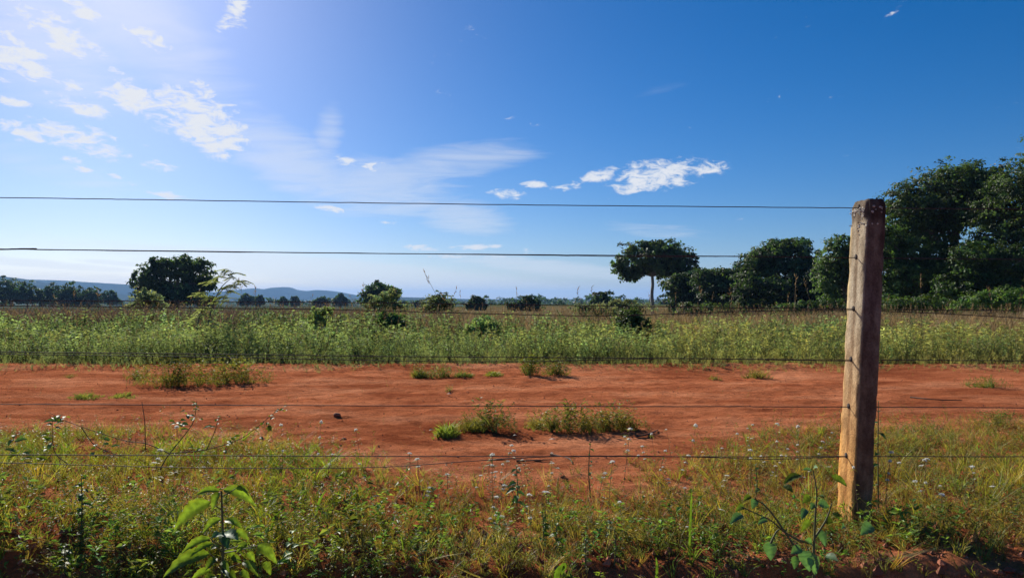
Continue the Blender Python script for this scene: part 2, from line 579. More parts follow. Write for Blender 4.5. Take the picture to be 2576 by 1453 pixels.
def build_ground():
    xs = axis(-4.2, 4.2, 0.045, -9000, 9000, 1.2)
    ys = axis(2.55, 11.3, 0.040, -300, 12000, 1.07)
    X, Y = np.meshgrid(xs, ys)
    Z = gz(X, Y)
    a = Acc()
    nx, ny = len(xs), len(ys)
    i = np.arange(ny - 1)[:, None] * nx + np.arange(nx - 1)[None]
    q = np.stack([i, i + 1, i + nx + 1, i + nx], -1).reshape(-1, 4)
    a.add(np.stack([X, Y, Z], -1).reshape(-1, 3), q)
    o = a.obj('ground', M_GROUND, smooth=True)
    tag(o, kind='structure', label='bare red soil strip and open ground running to the horizon')


build_ground()


# ------------------------------------------------------------------ hills on the skyline
def hill_material():
    m, N, L = new_mat('far_hill')
    out = N.new('ShaderNodeOutputMaterial')
    geo = N.new('ShaderNodeNewGeometry')
    t = N.new('ShaderNodeTexNoise'); t.inputs['Scale'].default_value = 0.004; t.inputs['Detail'].default_value = 8
    L.new(geo.outputs['Position'], t.inputs['Vector'])
    r = N.new('ShaderNodeValToRGB')
    for e, (p, c) in zip(r.color_ramp.elements, [(0.38, (0.020, 0.036, 0.018)), (0.62, (0.05, 0.062, 0.030))]):
        e.position = p; e.color = (*c, 1)
    L.new(t.outputs[0], r.inputs[0])
    p = N.new('ShaderNodeBsdfPrincipled'); p.inputs['Roughness'].default_value = 1.0; p.inputs['Specular IOR Level'].default_value = 0.0
    L.new(r.outputs[0], p.inputs['Base Color'])
    L.new(p.outputs[0], out.inputs['Surface'])
    return m


M_HILL = hill_material()


def hill(profile, depth, thick, label):
    pts = smooth_path([P(px, py, depth) for px, py in profile], 10)
    rows = 14
    a = Acc()
    n = len(pts)
    v = []
    for k in range(rows):
        f = k / (rows - 1)
        h = math.sin(f * math.pi) ** 0.9 if 0 < f < 1 else 0.0
        y = pts[:, 1] + (f - 0.5) * 2 * thick
        z0 = gz(pts[:, 0], y) - 3
        z = z0 + (pts[:, 2] - z0) * h * (1 + 0.10 * fbm(pts[:, 0] * .004, y * .004, 77, 4) * (1 if abs(f - .5) > .1 else 0.4))
        v.append(np.c_[pts[:, 0], y, z])
    i = np.arange(rows - 1)[:, None] * n + np.arange(n - 1)[None]
    q = np.stack([i, i + 1, i + n + 1, i + n], -1).reshape(-1, 4)
    a.add(np.concatenate(v), q)
    o = a.obj('hill', M_HILL, smooth=True)
    tag(o, label, kind='structure')


hill([(-700, 668), (-420, 676), (-200, 684), (-60, 690), (0, 695), (60, 703), (120, 715), (200, 728), (300, 742), (360, 752)], 2600, 350, 'nearer wooded hill descending from the left edge')
hill([(-300, 700), (0, 702), (130, 704), (210, 709), (330, 716), (420, 722), (520, 733), (620, 748)], 3600, 350, 'long pale blue ridge behind the left tree')
hill([(430, 752), (520, 738), (600, 729), (640, 725), (665, 727), (690, 723), (725, 722), (745, 728), (772, 731), (800, 729), (840, 732), (870, 737), (905, 743), (960, 748), (1040, 752)], 4300, 300, 'flat-topped blue hill left of centre')
hill([(850, 752), (960, 748), (1010, 747), (1060, 748), (1120, 750), (1200, 752), (1330, 752), (1500, 753), (1640, 754), (1760, 753), (1900, 755), (2300, 754), (2700, 752)], 3000, 300, 'low dark wooded rise along the horizon')


# ------------------------------------------------------------------ leafy crowns and trunks
def crown(acc, lobes, n_leaves, size, rng, up=0.5, hollow=0.55, clump=0.30, per=26, tint=(1, 1, 1), spread=0.34):
    """leaf faces in clumps through the outer volume of a set of ellipsoid lobes; lobes = (centre, (rx, ry, rz))"""
    vol = np.array([l[1][0] * l[1][1] + l[1][0] * l[1][2] + l[1][1] * l[1][2] for l in lobes])
    vol = vol / vol.sum()
    for (c, r), w in zip(lobes, vol):
        nl = max(30, int(n_leaves * w))
        nc = max(4, nl // per)
        c = np.array(tuple(c)); r = np.array(r, dtype=float)
        d = unit(rng.normal(size=(nc, 3)))
        d[:, 2] = np.where(d[:, 2] < -0.85, -d[:, 2], d[:, 2])
        rad = 1.0 - hollow * rng.random(nc) ** 1.7
        lump = 1 + 0.20 * rng.normal(size=nc)
        cc = c + d * r * (rad * lump)[:, None]
        cs = clump * r.mean() * (0.40 + 0.75 * rng.random(nc) ** 1.5)
        k = rng.integers(0, nc, nl)
        off = rng.normal(size=(nl, 3)) * 0.5
        off[:, 2] *= 0.42
        pos = cc[k] + off * cs[k][:, None]
        nrm = unit(off * 0.6 + d[k] * 0.6 + np.array([0, 0, up]) + rng.normal(size=(nl, 3)) * 0.45)
        al = np.cross(nrm, rng.normal(size=(nl, 3)))
        al[:, 2] -= 0.15
        s = size * (0.6 + 0.8 * rng.random(nl))
        v, q = leaves(pos, al, nrm, s, s * 0.62, 0.1)
        ct = (1 + spread * rng.normal(size=nc))[k] * (1 + 0.15 * rng.normal(size=nl))
        hue = rng.normal(size=nc)[k] * 0.10
        col = np.clip(np.stack([ct * (1 + hue), ct, ct * (1 - hue)], -1), 0.25, 2.2) * np.array(tint)
        acc.add(v, q, None, np.repeat(col, 4, 0))


def limb(acc, a, b, r0, r1, rng, wig=0.06, sides=6):
    a, b = np.array(tuple(a)), np.array(tuple(b))
    n = 5
    L_ = np.linalg.norm(b - a)
    pts = [a]
    for k in range(1, n):
        f = k / n
        pts.append(a * (1 - f) + b * f + rng.normal(size=3) * L_ * wig * math.sin(f * math.pi) + np.array([0, 0, 0.10 * L_ * math.sin(f * math.pi)]))
    pts.append(b)
    p = smooth_path(pts, 2)
    v, q = tube(p, np.linspace(r0, r1, len(p)), sides)
    acc.add(v, q)
    return p


def tree(name, label, group, depth, lobes_px, base_px, fork_py, n_leaves, size, seed, trunk_r=0.2, bark=None,
         tint=(1, 1, 1), cat='tree', up=0.5, hollow=0.55, ythick=0.9, mat=None, clump=0.30, trunk_path=None, twigs=0):
    """lobes_px: (px, py, rx, ry[, dy]) measured on the photo at that distance"""
    rng = np.random.default_rng(seed)
    k = depth / F_PX
    bx = P(base_px, 760, depth)
    base = Vector((bx.x, depth, float(gz(bx.x, depth)) - 0.05))
    root = empty(name, base, label, cat, group)
    lob = []
    for L_ in lobes_px:
        px, py, rx, ry = L_[:4]
        dy = L_[4] if len(L_) > 4 else rng.uniform(-0.35, 0.35) * rx * k
        c = P(px, py, depth)
        c.y += dy
        lob.append((c, (rx * k, rx * k * ythick, ry * k)))
    ta = Acc()
    fork = P(base_px + rng.uniform(-3, 3), fork_py, depth)
    if trunk_path:
        pts = [base] + [P(x, y, depth) for x, y in trunk_path]
        fork = pts[-1]
    else:
        mid = (base + fork) * 0.5 + Vector((rng.normal() * 0.08 * (fork - base).length, rng.normal() * .1, 0))
        pts = [base, mid, fork]
    sp = smooth_path(pts, 5)
    rr = np.linspace(trunk_r, trunk_r * 0.72, len(sp)); rr[0] *= 1.35
    v, q = tube(sp, rr, 9)
    ta.add(v, q)
    for (c, r) in lob:
        e = Vector(c); e.z += r[2] * 0.15
        path = limb(ta, fork, e, trunk_r * 0.5, trunk_r * 0.16, rng)
        for _ in range(3 + twigs):
            d = unit(rng.normal(size=3)); d[2] = abs(d[2]) * 0.6
            e2 = np.array(tuple(c)) + d * np.array(r) * 0.85
            limb(ta, path[len(path) // 2 + rng.integers(0, len(path) // 3)], e2, trunk_r * 0.2, trunk_r * 0.05, rng, sides=4)
    ta.obj('trunk', bark or M_BARK, root, True, base)
    ca = Acc()
    crown(ca, lob, int(n_leaves * .76), size * 1.12, rng, up, hollow, clump, tint=tint)
    ca.obj('crown', mat or M_TREE, root, False, base)
    return root


# the lone umbrella tree
tree('umbrella_tree', 'lone round-crowned tree with a bare pale trunk standing before the forest', None, 80,
     [(1640, 650, 62, 36), (1585, 655, 44, 30), (1698, 655, 52, 36), (1640, 626, 40, 20), (1672, 630, 48, 24), (1606, 632, 36, 22), (1562, 672, 26, 20),
      (1730, 672, 24, 26), (1600, 688, 26, 12), (1662, 690, 22, 12), (1712, 690, 28, 18), (1690, 640, 40, 24), (1600, 676, 38, 20), (1690, 682, 42, 20), (1640, 672, 40, 18), (1568, 684, 24, 16), (1742, 655, 16, 22), (1588, 690, 32, 18), (1702, 698, 36, 20), (1728, 688, 26, 22)],
     1642, 700, 19000, 0.31, 3, 0.22, M_PALEBARK, twigs=2, clump=0.34, trunk_path=[(1642, 770), (1640, 740), (1642, 715), (1641, 694)])

# forest edge on the right, far to near
tree('forest_tree', 'dark leafy tree at the forest tip touching the lone umbrella tree', 'forest edge trees', 72,
     [(1735, 722, 48, 34), (1715, 745, 36, 28), (1770, 720, 44, 34), (1755, 750, 54, 30), (1700, 710, 24, 20), (1725, 775, 40, 20), (1745, 700, 30, 16), (1790, 705, 36, 26)], 1745, 750, 20400, 0.228, 5, 0.22, tint=(.72, .74, .85))
tree('forest_tree', 'low rounded tree between the forest tip and the flat-topped tree', 'forest edge trees', 68,
     [(1815, 712, 50, 34), (1850, 720, 46, 36), (1800, 740, 50, 34), (1855, 750, 55, 34), (1790, 700, 34, 18), (1840, 690, 36, 14), (1772, 698, 34, 22), (1875, 700, 36, 30)], 1825, 745, 20400, 0.228, 6, 0.22, tint=(.82, .85, .9))
tree('forest_tree', 'flat-topped spreading tree standing left of the concrete post', 'forest edge trees', 62,
     [(1965, 630, 62, 26), (1995, 615, 46, 17), (1920, 650, 50, 26), (2030, 650, 34, 24), (1890, 670, 40, 24), (1950, 665, 70, 26), (2010, 680, 55, 26), (1905, 700, 50, 30)],
     1975, 712, 27200, 0.213, 7, 0.2, twigs=2, tint=(.95, 1, 1))
tree('forest_tree', 'dark tree draped in creepers below the flat-topped tree', 'forest edge trees', 58,
     [(1930, 730, 60, 34), (1995, 725, 60, 34), (2050, 735, 54, 36), (1900, 760, 56, 26), (1970, 765, 70, 26), (2045, 770, 60, 26), (2075, 700, 44, 34), (1880, 715, 40, 34), (2070, 665, 26, 22)], 1985, 752, 22100, 0.198, 8, 0.2, tint=(.62, .66, .7))
tree('forest_tree', 'paler slender tree partly hidden by the post', 'forest edge trees', 52,
     [(2125, 615, 46, 30), (2105, 650, 44, 34), (2140, 655, 48, 36), (2085, 690, 40, 40), (2110, 695, 52, 36), (2160, 700, 50, 40), (2190, 640, 44, 44), (2125, 735, 58, 34)], 2130, 745, 22100, 0.175, 9, 0.2, tint=(1.25, 1.3, 1.15))
tree('forest_tree', 'great spreading dark tree right of the post, its crown stepping down', 'forest edge trees', 44,
     [(2300, 505, 70, 50), (2380, 470, 84, 50), (2450, 450, 76, 40), (2270, 545, 60, 44), (2360, 540, 92, 52), (2440, 530, 90, 60), (2500, 480, 70, 48), (2330, 590, 90, 46)],
     2390, 650, 51000, 0.152, 10, 0.32, tint=(.95, .97, .9), twigs=2)
tree('forest_tree', 'tall leafy tree filling the right edge of the photo', 'forest edge trees', 40,
     [(2560, 470, 76, 60), (2520, 530, 84, 64), (2620, 500, 90, 70), (2590, 590, 90, 70), (2500, 610, 80, 56), (2680, 470, 80, 80), (2700, 580, 90, 90)],
     2580, 660, 44200, 0.144, 11, 0.3, tint=(.98, 1.02, .9))
tree('forest_tree', 'tallest tree, only its drooping top leaves entering at the right edge', 'forest edge trees', 47,
     [(2630, 410, 62, 40), (2690, 380, 80, 60), (2760, 420, 90, 70), (2720, 500, 90, 80)], 2700, 600, 18700, 0.152, 12, 0.3)
tree('forest_tree', 'shadowy tree low behind the post with brighter leaf sprays', 'forest edge trees', 42,
     [(2240, 610, 50, 48), (2290, 640, 66, 46), (2230, 680, 54, 46), (2300, 700, 76, 46), (2380, 660, 70, 50), (2250, 740, 66, 36), (2350, 740, 76, 34)],
     2290, 735, 40800, 0.144, 13, 0.24, tint=(1.02, 1.12, .8))
tree('forest_tree', 'vine-hung tree low in the forest at the right edge', 'forest edge trees', 38,
     [(2460, 650, 70, 46), (2540, 660, 80, 50), (2430, 710, 70, 44), (2510, 720, 80, 44), (2600, 720, 80, 56), (2450, 755, 66, 26), (2560, 760, 70, 22), (2680, 700, 80, 70)],
     2500, 745, 40800, 0.137, 14, 0.22, tint=(.9, 1.0, .72))

# trees standing in the open fields
tree('field_tree', 'large round dark tree standing alone in the left field', 'trees in the open fields', 90,
     [(440, 690, 66, 44), (385, 690, 44, 34), (495, 690, 46, 38), (480, 664, 44, 20), (400, 664, 40, 18), (440, 735, 70, 34), (370, 715, 38, 24), (520, 720, 30, 26), (350, 690, 20, 14), (400, 752, 60, 20), (480, 752, 64, 20)],
     440, 735, 19000, 0.36, 21, 0.35, tint=(.85, .9, 1.0))
tree('field_tree', 'dark rounded tree with pale shrubs before it, left of centre', 'trees in the open fields', 120,
     [(958, 735, 40, 22), (935, 742, 26, 18), (985, 742, 24, 20), (955, 722, 28, 12), (975, 752, 36, 16), (925, 756, 24, 12)], 958, 752, 7000, 0.42, 22, 0.28, tint=(.9, 1, 1))
tree('field_tree', 'small dark tree on the tan field, right of the pale centre shrub', 'trees in the open fields', 105,
     [(1198, 760, 22, 16), (1185, 768, 18, 12), (1212, 768, 16, 14)], 1198, 775, 4000, 0.34, 23, 0.2, tint=(.8, .85, .95))
tree('field_tree', 'spreading dark bushy tree on the tan field with a low left lobe', 'trees in the open fields', 95,
     [(1330, 762, 24, 16), (1312, 770, 20, 14), (1348, 770, 18, 14), (1286, 770, 18, 10), (1325, 776, 34, 10)], 1328, 778, 5000, 0.30, 24, 0.2, tint=(.8, .85, .95))
tree('field_tree', 'small domed dark tree left of the lone umbrella tree', 'trees in the open fields', 100,
     [(1515, 752, 26, 16), (1500, 764, 18, 12), (1530, 764, 20, 14)], 1515, 772, 4600, 0.32, 25, 0.22, tint=(.75, .8, .9))
far_labels = [
    (22, 725, 40, 26, 210, 'dark domed tree at the left edge below the ridge'),
    (66, 726, 38, 24, 215, 'dark tree joined to the domed tree at the left edge'),
    (128, 736, 34, 22, 225, 'broad far tree right of the domed pair at left'),
    (172, 735, 38, 24, 220, 'broad far tree in the middle of the left clump'),
    (222, 742, 34, 18, 225, 'low far tree ending the left clump'),
    (278, 745, 24, 13, 260, 'small far tree between the left clump and the large round tree'),
    (620, 750, 20, 11, 300, 'small far tree just right of the feathery sapling'),
    (653, 752, 15, 9, 310, 'second small far tree right of the feathery sapling'),
    (713, 755, 11, 7, 330, 'tiny far tree below the flat-topped hill'),
    (742, 754, 11, 8, 330, 'tiny round far tree right of the hill summit'),
    (806, 755, 20, 9, 320, 'low wide far tree under the hill slope'),
    (856, 751, 20, 11, 310, 'rounded far tree at the foot of the hill'),
    (1055, 760, 14, 7, 300, 'tiny far tree before the pale green field'),
    (1412, 766, 16, 8, 300, 'tiny far tree on the horizon between two bushy trees'),
    (1590, 762, 15, 7, 300, 'tiny far tree just left of the bare pale trunk'),
    (1672, 762, 13, 7, 300, 'tiny far tree just right of the bare pale trunk'),
]
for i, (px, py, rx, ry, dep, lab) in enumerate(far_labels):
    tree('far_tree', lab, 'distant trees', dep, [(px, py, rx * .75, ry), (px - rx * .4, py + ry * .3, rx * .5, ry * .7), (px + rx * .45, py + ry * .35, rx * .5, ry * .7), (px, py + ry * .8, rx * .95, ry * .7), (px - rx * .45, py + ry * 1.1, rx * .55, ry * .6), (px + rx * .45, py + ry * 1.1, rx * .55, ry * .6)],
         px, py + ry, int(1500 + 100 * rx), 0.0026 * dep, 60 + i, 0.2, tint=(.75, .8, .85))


def woodland():
    """far-off woods that read as one mass"""
    rng = np.random.default_rng(99)
    acc = Acc()
    lob = []
    for k in range(620):
        px = rng.uniform(-500, 3000)
        d = rng.choice([620, 800, 1100, 1500, 2100]) * rng.uniform(0.85, 1.15)
        if vnoise(np.array(px * 0.006), np.array(d * 0.004), 7) < 0.30:
            continue
        p = P(px, 750, d)
        h = rng.uniform(4.0, 8.0)
        z = float(gz(p.x, d))
        lob.append((Vector((p.x, d, z + h * 0.5)), (h * rng.uniform(1.2, 2.6), h * .8, h * 0.55)))
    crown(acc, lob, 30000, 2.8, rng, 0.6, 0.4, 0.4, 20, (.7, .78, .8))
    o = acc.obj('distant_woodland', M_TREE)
    tag(o, 'low dark band of distant woods along the horizon', 'woodland', kind='stuff')


woodland()


# bushes in the field
def bush(name, label, depth, lobes_px, base, n, size, seed, mat, tint, cat='bush', group=None, up=0.5, stem_r=0.018):
    rng = np.random.default_rng(seed)
    k = depth / F_PX
    bx = P(base, 800, depth)
    b = Vector((bx.x, depth, float(gz(bx.x, depth)) - 0.02))
    root = empty(name, b, label, cat, group)
    lob = []
    for (px, py, rx, ry) in lobes_px:
        c = P(px, py, depth + rng.uniform(-.3, .3) * rx * k)
        lob.append((c, (rx * k, rx * k * .8, ry * k)))
    s = Acc()
    for (c, r) in lob:
        for _ in range(3):
            e = np.array(tuple(c)) + rng.normal(size=3) * np.array(r) * 0.5
            limb(s, b + Vector((rng.normal() * .08, rng.normal() * .08, 0)), e, stem_r, stem_r * .35, rng, 0.08, 5)
    s.obj('stem', M_BARK, root, True, b)
    a = Acc()
    crown(a, lob, n, size, rng, up, 0.75, 0.34, 18, tint, 0.25)
    a.obj('foliage', mat, root, False, b)
    return root


bush('field_bush', 'dense dark green bush in the weeds under the lone umbrella tree', 15.5, [(1590, 820, 44, 40), (1565, 835, 40, 34), (1615, 835, 34, 36), (1590, 795, 34, 24), (1600, 858, 46, 26)], 1590, 7000, 0.055, 31, M_TREE, (1.2, 1.25, 1.0), group='bushes in the weed field')
bush('field_bush', 'loose pale shrub rising behind the dense dark bush', 21, [(1520, 782, 60, 16), (1590, 772, 50, 14), (1470, 776, 36, 14), (1560, 762, 30, 10)], 1540, 4200, 0.07, 32, M_WEED, (.8, .8, .9), group='bushes in the weed field')
bush('field_bush', 'compact dark bush among the weeds left of centre', 16, [(985, 805, 30, 20), (1005, 815, 22, 16), (965, 800, 24, 18)], 985, 3000, 0.055, 33, M_TREE, (1.15, 1.25, 1.0), group='bushes in the weed field')
bush('field_bush', 'pale feathery shrub in front of the dark rounded tree', 24, [(965, 752, 34, 16), (985, 738, 22, 12), (945, 768, 36, 14), (995, 772, 40, 16)], 968, 3800, 0.075, 34, M_WEED, (.8, .85, .85), group='bushes in the weed field')
bush('field_bush', 'greyish feathery shrub at the centre skyline', 26, [(1098, 762, 36, 18), (1110, 748, 22, 12), (1080, 778, 36, 14), (1125, 774, 30, 16)], 1100, 3800, 0.075, 35, M_WEED, (.62, .66, .72), group='bushes in the weed field')
bush('field_bush', 'pale silvery shrub in front of the large round tree', 26, [(372, 752, 36, 18), (360, 735, 22, 12), (395, 766, 36, 14), (345, 770, 32, 12)], 372, 3400, 0.08, 36, M_WEED, (.9, .9, 1.0), group='bushes in the weed field')
bush('field_bush', 'tall leafy green weed clump left of the compact dark bush', 15, [(800, 800, 24, 24), (815, 830, 28, 24), (820, 782, 14, 12)], 810, 1900, 0.06, 37, M_WEED, (1.1, 1.2, .9), group='bushes in the weed field')
bush('field_bush', 'bushy bright green weed clump at the centre of the field', 15, [(1215, 815, 34, 22), (1240, 830, 26, 20), (1190, 830, 26, 18)], 1215, 2300, 0.055, 38, M_WEED, (1.05, 1.25, .95), group='bushes in the weed field')
bush('forest_shrub', 'pale leafy shrub at the foot of the forest by the right edge', 33, [(2470, 755, 50, 22), (2530, 750, 56, 26), (2580, 765, 46, 22), (2440, 772, 40, 14)], 2510, 6000, 0.12, 39, M_TREE, (1.5, 1.65, 1.1), group='shrubs along the forest foot')
bush('forest_shrub', 'dim shrub at the forest foot just right of the post', 36, [(2260, 770, 50, 22), (2320, 768, 56, 22), (2380, 774, 46, 18)], 2320, 5000, 0.12, 40, M_TREE, (1.0, 1.05, .8), group='shrubs along the forest foot')
bush('forest_shrub', 'dim shrub at the forest foot left of the post', 46, [(2090, 768, 44, 18), (2030, 772, 44, 14), (1975, 776, 40, 12)], 2040, 4000, 0.15, 41, M_TREE, (.95, 1.0, .8), group='shrubs along the forest foot')
bush('forest_shrub', 'low shrub under the forest tip beside the bare trunk', 58, [(1740, 776, 44, 13), (1800, 776, 46, 14), (1860, 778, 40, 12)], 1800, 3600, 0.18, 42, M_TREE, (.9, .95, .8), group='shrubs along the forest foot')


def understory():
    rng = np.random.default_rng(123)
    acc = Acc()
    lob = []
    for k in range(60):
        f = k / 59
        px = 1715 + f * 1000
        d = 78 - 30 * f + rng.uniform(0, 8)
        top = rng.uniform(640, 720) if f > .45 else rng.uniform(672, 704)
        c = P(px, (top + 790) / 2, d)
        lob.append((c, (52 * d / F_PX, 40 * d / F_PX, (790 - top) / 2 * d / F_PX)))
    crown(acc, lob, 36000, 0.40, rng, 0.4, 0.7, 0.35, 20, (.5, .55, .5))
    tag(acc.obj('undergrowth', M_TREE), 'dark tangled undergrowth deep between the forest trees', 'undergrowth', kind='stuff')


understory()
# bare dead snag
a = Acc()
sp = smooth_path([P(2060, 778, 57), P(2058, 720, 57), P(2060, 700, 57), P(2057, 672, 57), P(2052, 651, 57)], 4)
a.add(*tube(sp, np.linspace(.11, .05, len(sp)), 7))
sp = smooth_path([P(2058, 676, 57), P(2064, 662, 57), P(2066, 655, 57)], 3)
a.add(*tube(sp, np.linspace(.05, .02, len(sp)), 5))
tag(a.obj('dead_snag', M_PALEBARK, None, True), 'bare pale dead trunk poking up left of the post', 'dead tree')


# ------------------------------------------------------------------ feathery sapling
def sapling(name, label, depth, stems, fronds, seed, tint):
    rng = np.random.default_rng(seed)
    b = P(stems[0][0][0], 800, depth)
    base = Vector((b.x, depth, float(gz(b.x, depth))))
    root = empty(name, base, label, 'sapling')
    for st in stems:
        s = Acc()
        pts = [P(x, y, depth) for x, y in st]
        pts[0].z = base.z
        sp = smooth_path(pts, 5)
        s.add(*tube(sp, np.linspace(.017, .006, len(sp)), 6))
        s.obj('stem', M_BARK, root, True, base)
    for (x0, y0, x1, y1) in fronds:
        f = Acc()
        p0, p1 = np.array(P(x0, y0, depth)), np.array(P(x1, y1, depth + rng.uniform(-.3, .3)))
        ln = np.linalg.norm(p1 - p0)
        sp = smooth_path([p0, (p0 + p1) / 2 + np.array([0, 0, .12 * ln]), p1], 6)
        f.add(*tube(sp, np.linspace(.004, .0015, len(sp)), 4), col=(.9, .8, .8))
        n = 18
        idx = np.linspace(1, len(sp) - 1, n).astype(int)
        tan = unit(np.gradient(sp, axis=0))[idx]
        for s in (-1, 1):
            side = np.cross(tan, np.array([0, 0, 1.0]) + rng.normal(size=3) * .3) * s
            v, q = leaves(sp[idx], tan * .7 + side + np.array([0, 0, -.25]), np.tile([0, 0, 1.0], (n, 1)) + rng.normal(size=(n, 3)) * .3, np.full(n, .085), np.full(n, .021))
            f.add(v, q, col=np.array(tint) * rng.uniform(.8, 1.2))
        f.obj('frond', M_WEED, root, False, base)
    return root


fr = []
rs = random.Random(5)
for (x, y) in [(560, 712), (575, 700), (550, 730), (540, 748), (565, 735), (590, 705), (530, 765), (550, 770), (520, 790), (535, 800), (580, 725), (545, 715), (560, 755), (525, 735), (568, 718), (583, 712), (572, 728), (548, 742), (536, 758), (556, 700), (595, 698), (540, 782), (515, 775), (528, 752), (510, 800), (550, 760), (500, 830), (520, 815), (575, 690), (590, 690), (598, 710), (562, 690), (570, 745), (530, 720), (545, 728), (515, 750), (505, 770), (505, 790), (525, 780), (560, 775), (540, 765), (580, 740), (500, 812), (515, 840), (495, 850), (530, 830)]:
    a_ = rs.uniform(-.6, 1.2) if rs.random() < .6 else rs.uniform(2.4, 3.6)
    l_ = rs.uniform(28, 46)
    fr.append((x, y, x + math.cos(a_) * l_, y - math.sin(a_) * l_ * .7))
sapling('feathery_sapling', 'tall thin sapling with feathery pale leaves beside the large round tree', 14.0,
        [[(512, 868), (522, 820), (535, 770), (555, 725), (580, 700)], [(494, 862), (497, 820), (508, 780), (528, 745)]], fr, 51, (1.5, 1.45, 1.4))


# ------------------------------------------------------------------ plant templates for the mass growth
def tpl_broad(rng, h=1.0, n=34, leaf=0.085, col=(1, 1, 1)):
    a = Acc()
    nb = 3
    for b in range(nb):
        ang = rng.uniform(0, 6.28)
        tip = np.array([math.cos(ang) * .22 * h, math.sin(ang) * .22 * h, h * rng.uniform(.75, 1.0)])
        sp = smooth_path([np.zeros(3), tip * np.array([.3, .3, .5]), tip], 1)
        a.add(*tube(sp, np.linspace(.010, .004, len(sp)), 3), col=(.6, .55, .5))
        m = n // nb
        f = rng.uniform(.25, 1.0, m)
        pos = np.array([np.interp(f, np.linspace(0, 1, len(sp)), sp[:, i]) for i in range(3)]).T
        th = rng.uniform(0, 6.28, m)
        al = np.stack([np.cos(th), np.sin(th), rng.uniform(-.5, .5, m)], 1)
        nr = np.tile([0, 0, 1.0], (m, 1)) + rng.normal(size=(m, 3)) * .35
        s = leaf * rng.uniform(.6, 1.25, m) * (1.25 - .5 * f)
        v, q = leaves(pos, al, nr, s, s * .5)
        a.add(v, q, col=np.repeat(np.clip(1 + .13 * rng.normal(size=(m, 1)), .6, 1.4) * np.array(col) * (1, 1, 1), 4, 0))
    return a.arrays()


def tpl_grass(rng, h=1.0, n=14, w=0.012, spread=.28, col=(1, 1, 1), bend=.5):
    a = Acc()
    th = rng.uniform(0, 6.28, n)
    pos = np.stack([np.cos(th), np.sin(th), th * 0], 1) * rng.uniform(0, .07, (n, 1)) * h
    lean = np.stack([np.cos(th) * spread * rng.uniform(.2, 1.6, n), np.sin(th) * spread * rng.uniform(.2, 1.6, n), np.ones(n)], 1)
    v, q, t = blades(pos, lean, h * rng.uniform(.5, 1.0, n), np.full(n, w), bend, rng)
    a.add(v, q, t, np.repeat(np.clip(1 + .2 * rng.normal(size=(n, 1)), .5, 1.6) * np.array(col), 5, 0))
    return a.arrays()


def tpl_herb(rng, h=.3, n=12, leaf=.035, col=(1, 1, 1), lw=.28, stemcol=(.9, .55, .45)):
    """thin upright stem with narrow paired leaves"""
    a = Acc()
    tip = np.array([rng.normal() * .12 * h, rng.normal() * .12 * h, h])
    sp = smooth_path([np.zeros(3), tip * np.array([.3, .3, .55]), tip], 1)
    a.add(*tube(sp, np.linspace(.0022, .0012, len(sp)), 3), col=stemcol)
    f = np.sort(rng.uniform(.1, 1, n))
    pos = np.array([np.interp(f, np.linspace(0, 1, len(sp)), sp[:, i]) for i in range(3)]).T
    th = rng.uniform(0, 6.28, n)
    al = np.stack([np.cos(th), np.sin(th), rng.uniform(-.2, .8, n)], 1)
    nr = np.tile([0, 0, 1.0], (n, 1)) + rng.normal(size=(n, 3)) * .4
    s = leaf * rng.uniform(.6, 1.3, n)
    v, q = leaves(pos, al, nr, s, s * lw)
    a.add(v, q, col=np.repeat(np.clip(1 + .22 * rng.normal(size=(n, 1)), .5, 1.7) * np.array(col), 4, 0))
    return a.arrays()


def tpl_stalk(rng, h=1.0, col=(1, 1, 1)):
    """dry stalk with a seed head"""
    a = Acc()
    tip = np.array([rng.normal() * .16 * h, rng.normal() * .1 * h, h])
    sp = smooth_path([np.zeros(3), tip * np.array([.25, .25, .55]), tip], 1)
    a.add(*tube(sp, np.linspace(.004, .002, len(sp)), 3), col=col)
    n = 8
    f = rng.uniform(.78, 1, n)
    pos = np.array([np.interp(f, np.linspace(0, 1, len(sp)), sp[:, i]) for i in range(3)]).T
    al = np.stack([rng.normal(size=n) * .5, rng.normal(size=n) * .5, np.ones(n)], 1)
    v, q = leaves(pos, al, rng.normal(size=(n, 3)), np.full(n, .07), np.full(n, .014))
    a.add(v, q, col=np.array(col) * 1.1)
    return a.arrays()


def scatter(acc, templates, pos, scale, tint, rng, tilt=0.12):
    which = rng.integers(0, len(templates), len(pos))
    for k, (v, q, t, c) in enumerate(templates):
        m = np.where(which == k)[0]
        if not len(m):
            continue
        yaw = rng.uniform(0, 2 * math.pi, len(m))
        cz, sz = np.cos(yaw), np.sin(yaw)
        x = v[None, :, 0] * cz[:, None] - v[None, :, 1] * sz[:, None]
        y = v[None, :, 0] * sz[:, None] + v[None, :, 1] * cz[:, None]
        z = np.repeat(v[None, :, 2], len(m), 0)
        tx, ty = rng.normal(size=(2, len(m), 1)) * tilt
        w = np.stack([x + z * tx, y + z * ty, z], -1) * scale[m][:, None, None] + pos[m][:, None, :]
        off = (np.arange(len(m)) * len(v))[:, None, None]
        cc = c[None] * tint[m][:, None, :]
        acc.add(w.reshape(-1, 3), (q[None] + off).reshape(-1, 4), (t[None] + off).reshape(-1, 3), cc.reshape(-1, 3))


def place(n, y0, y1, rng, half=0.76, pad=1.5, power=1.0):
    y = y0 + (y1 - y0) * rng.random(n) ** power
    x = rng.uniform(-1, 1, n) * (half * y + pad)
    return x, y


def field_edge(x):
    return 10.85 + 1.1 * fbm(x * .5, x * 0 + 9, 71, 3) + 0.5 * fbm(x * 2.2, x * 0 + 4, 73, 2)


def pack(x, y):
    return np.c_[x, y, gz(x, y) - 0.01]


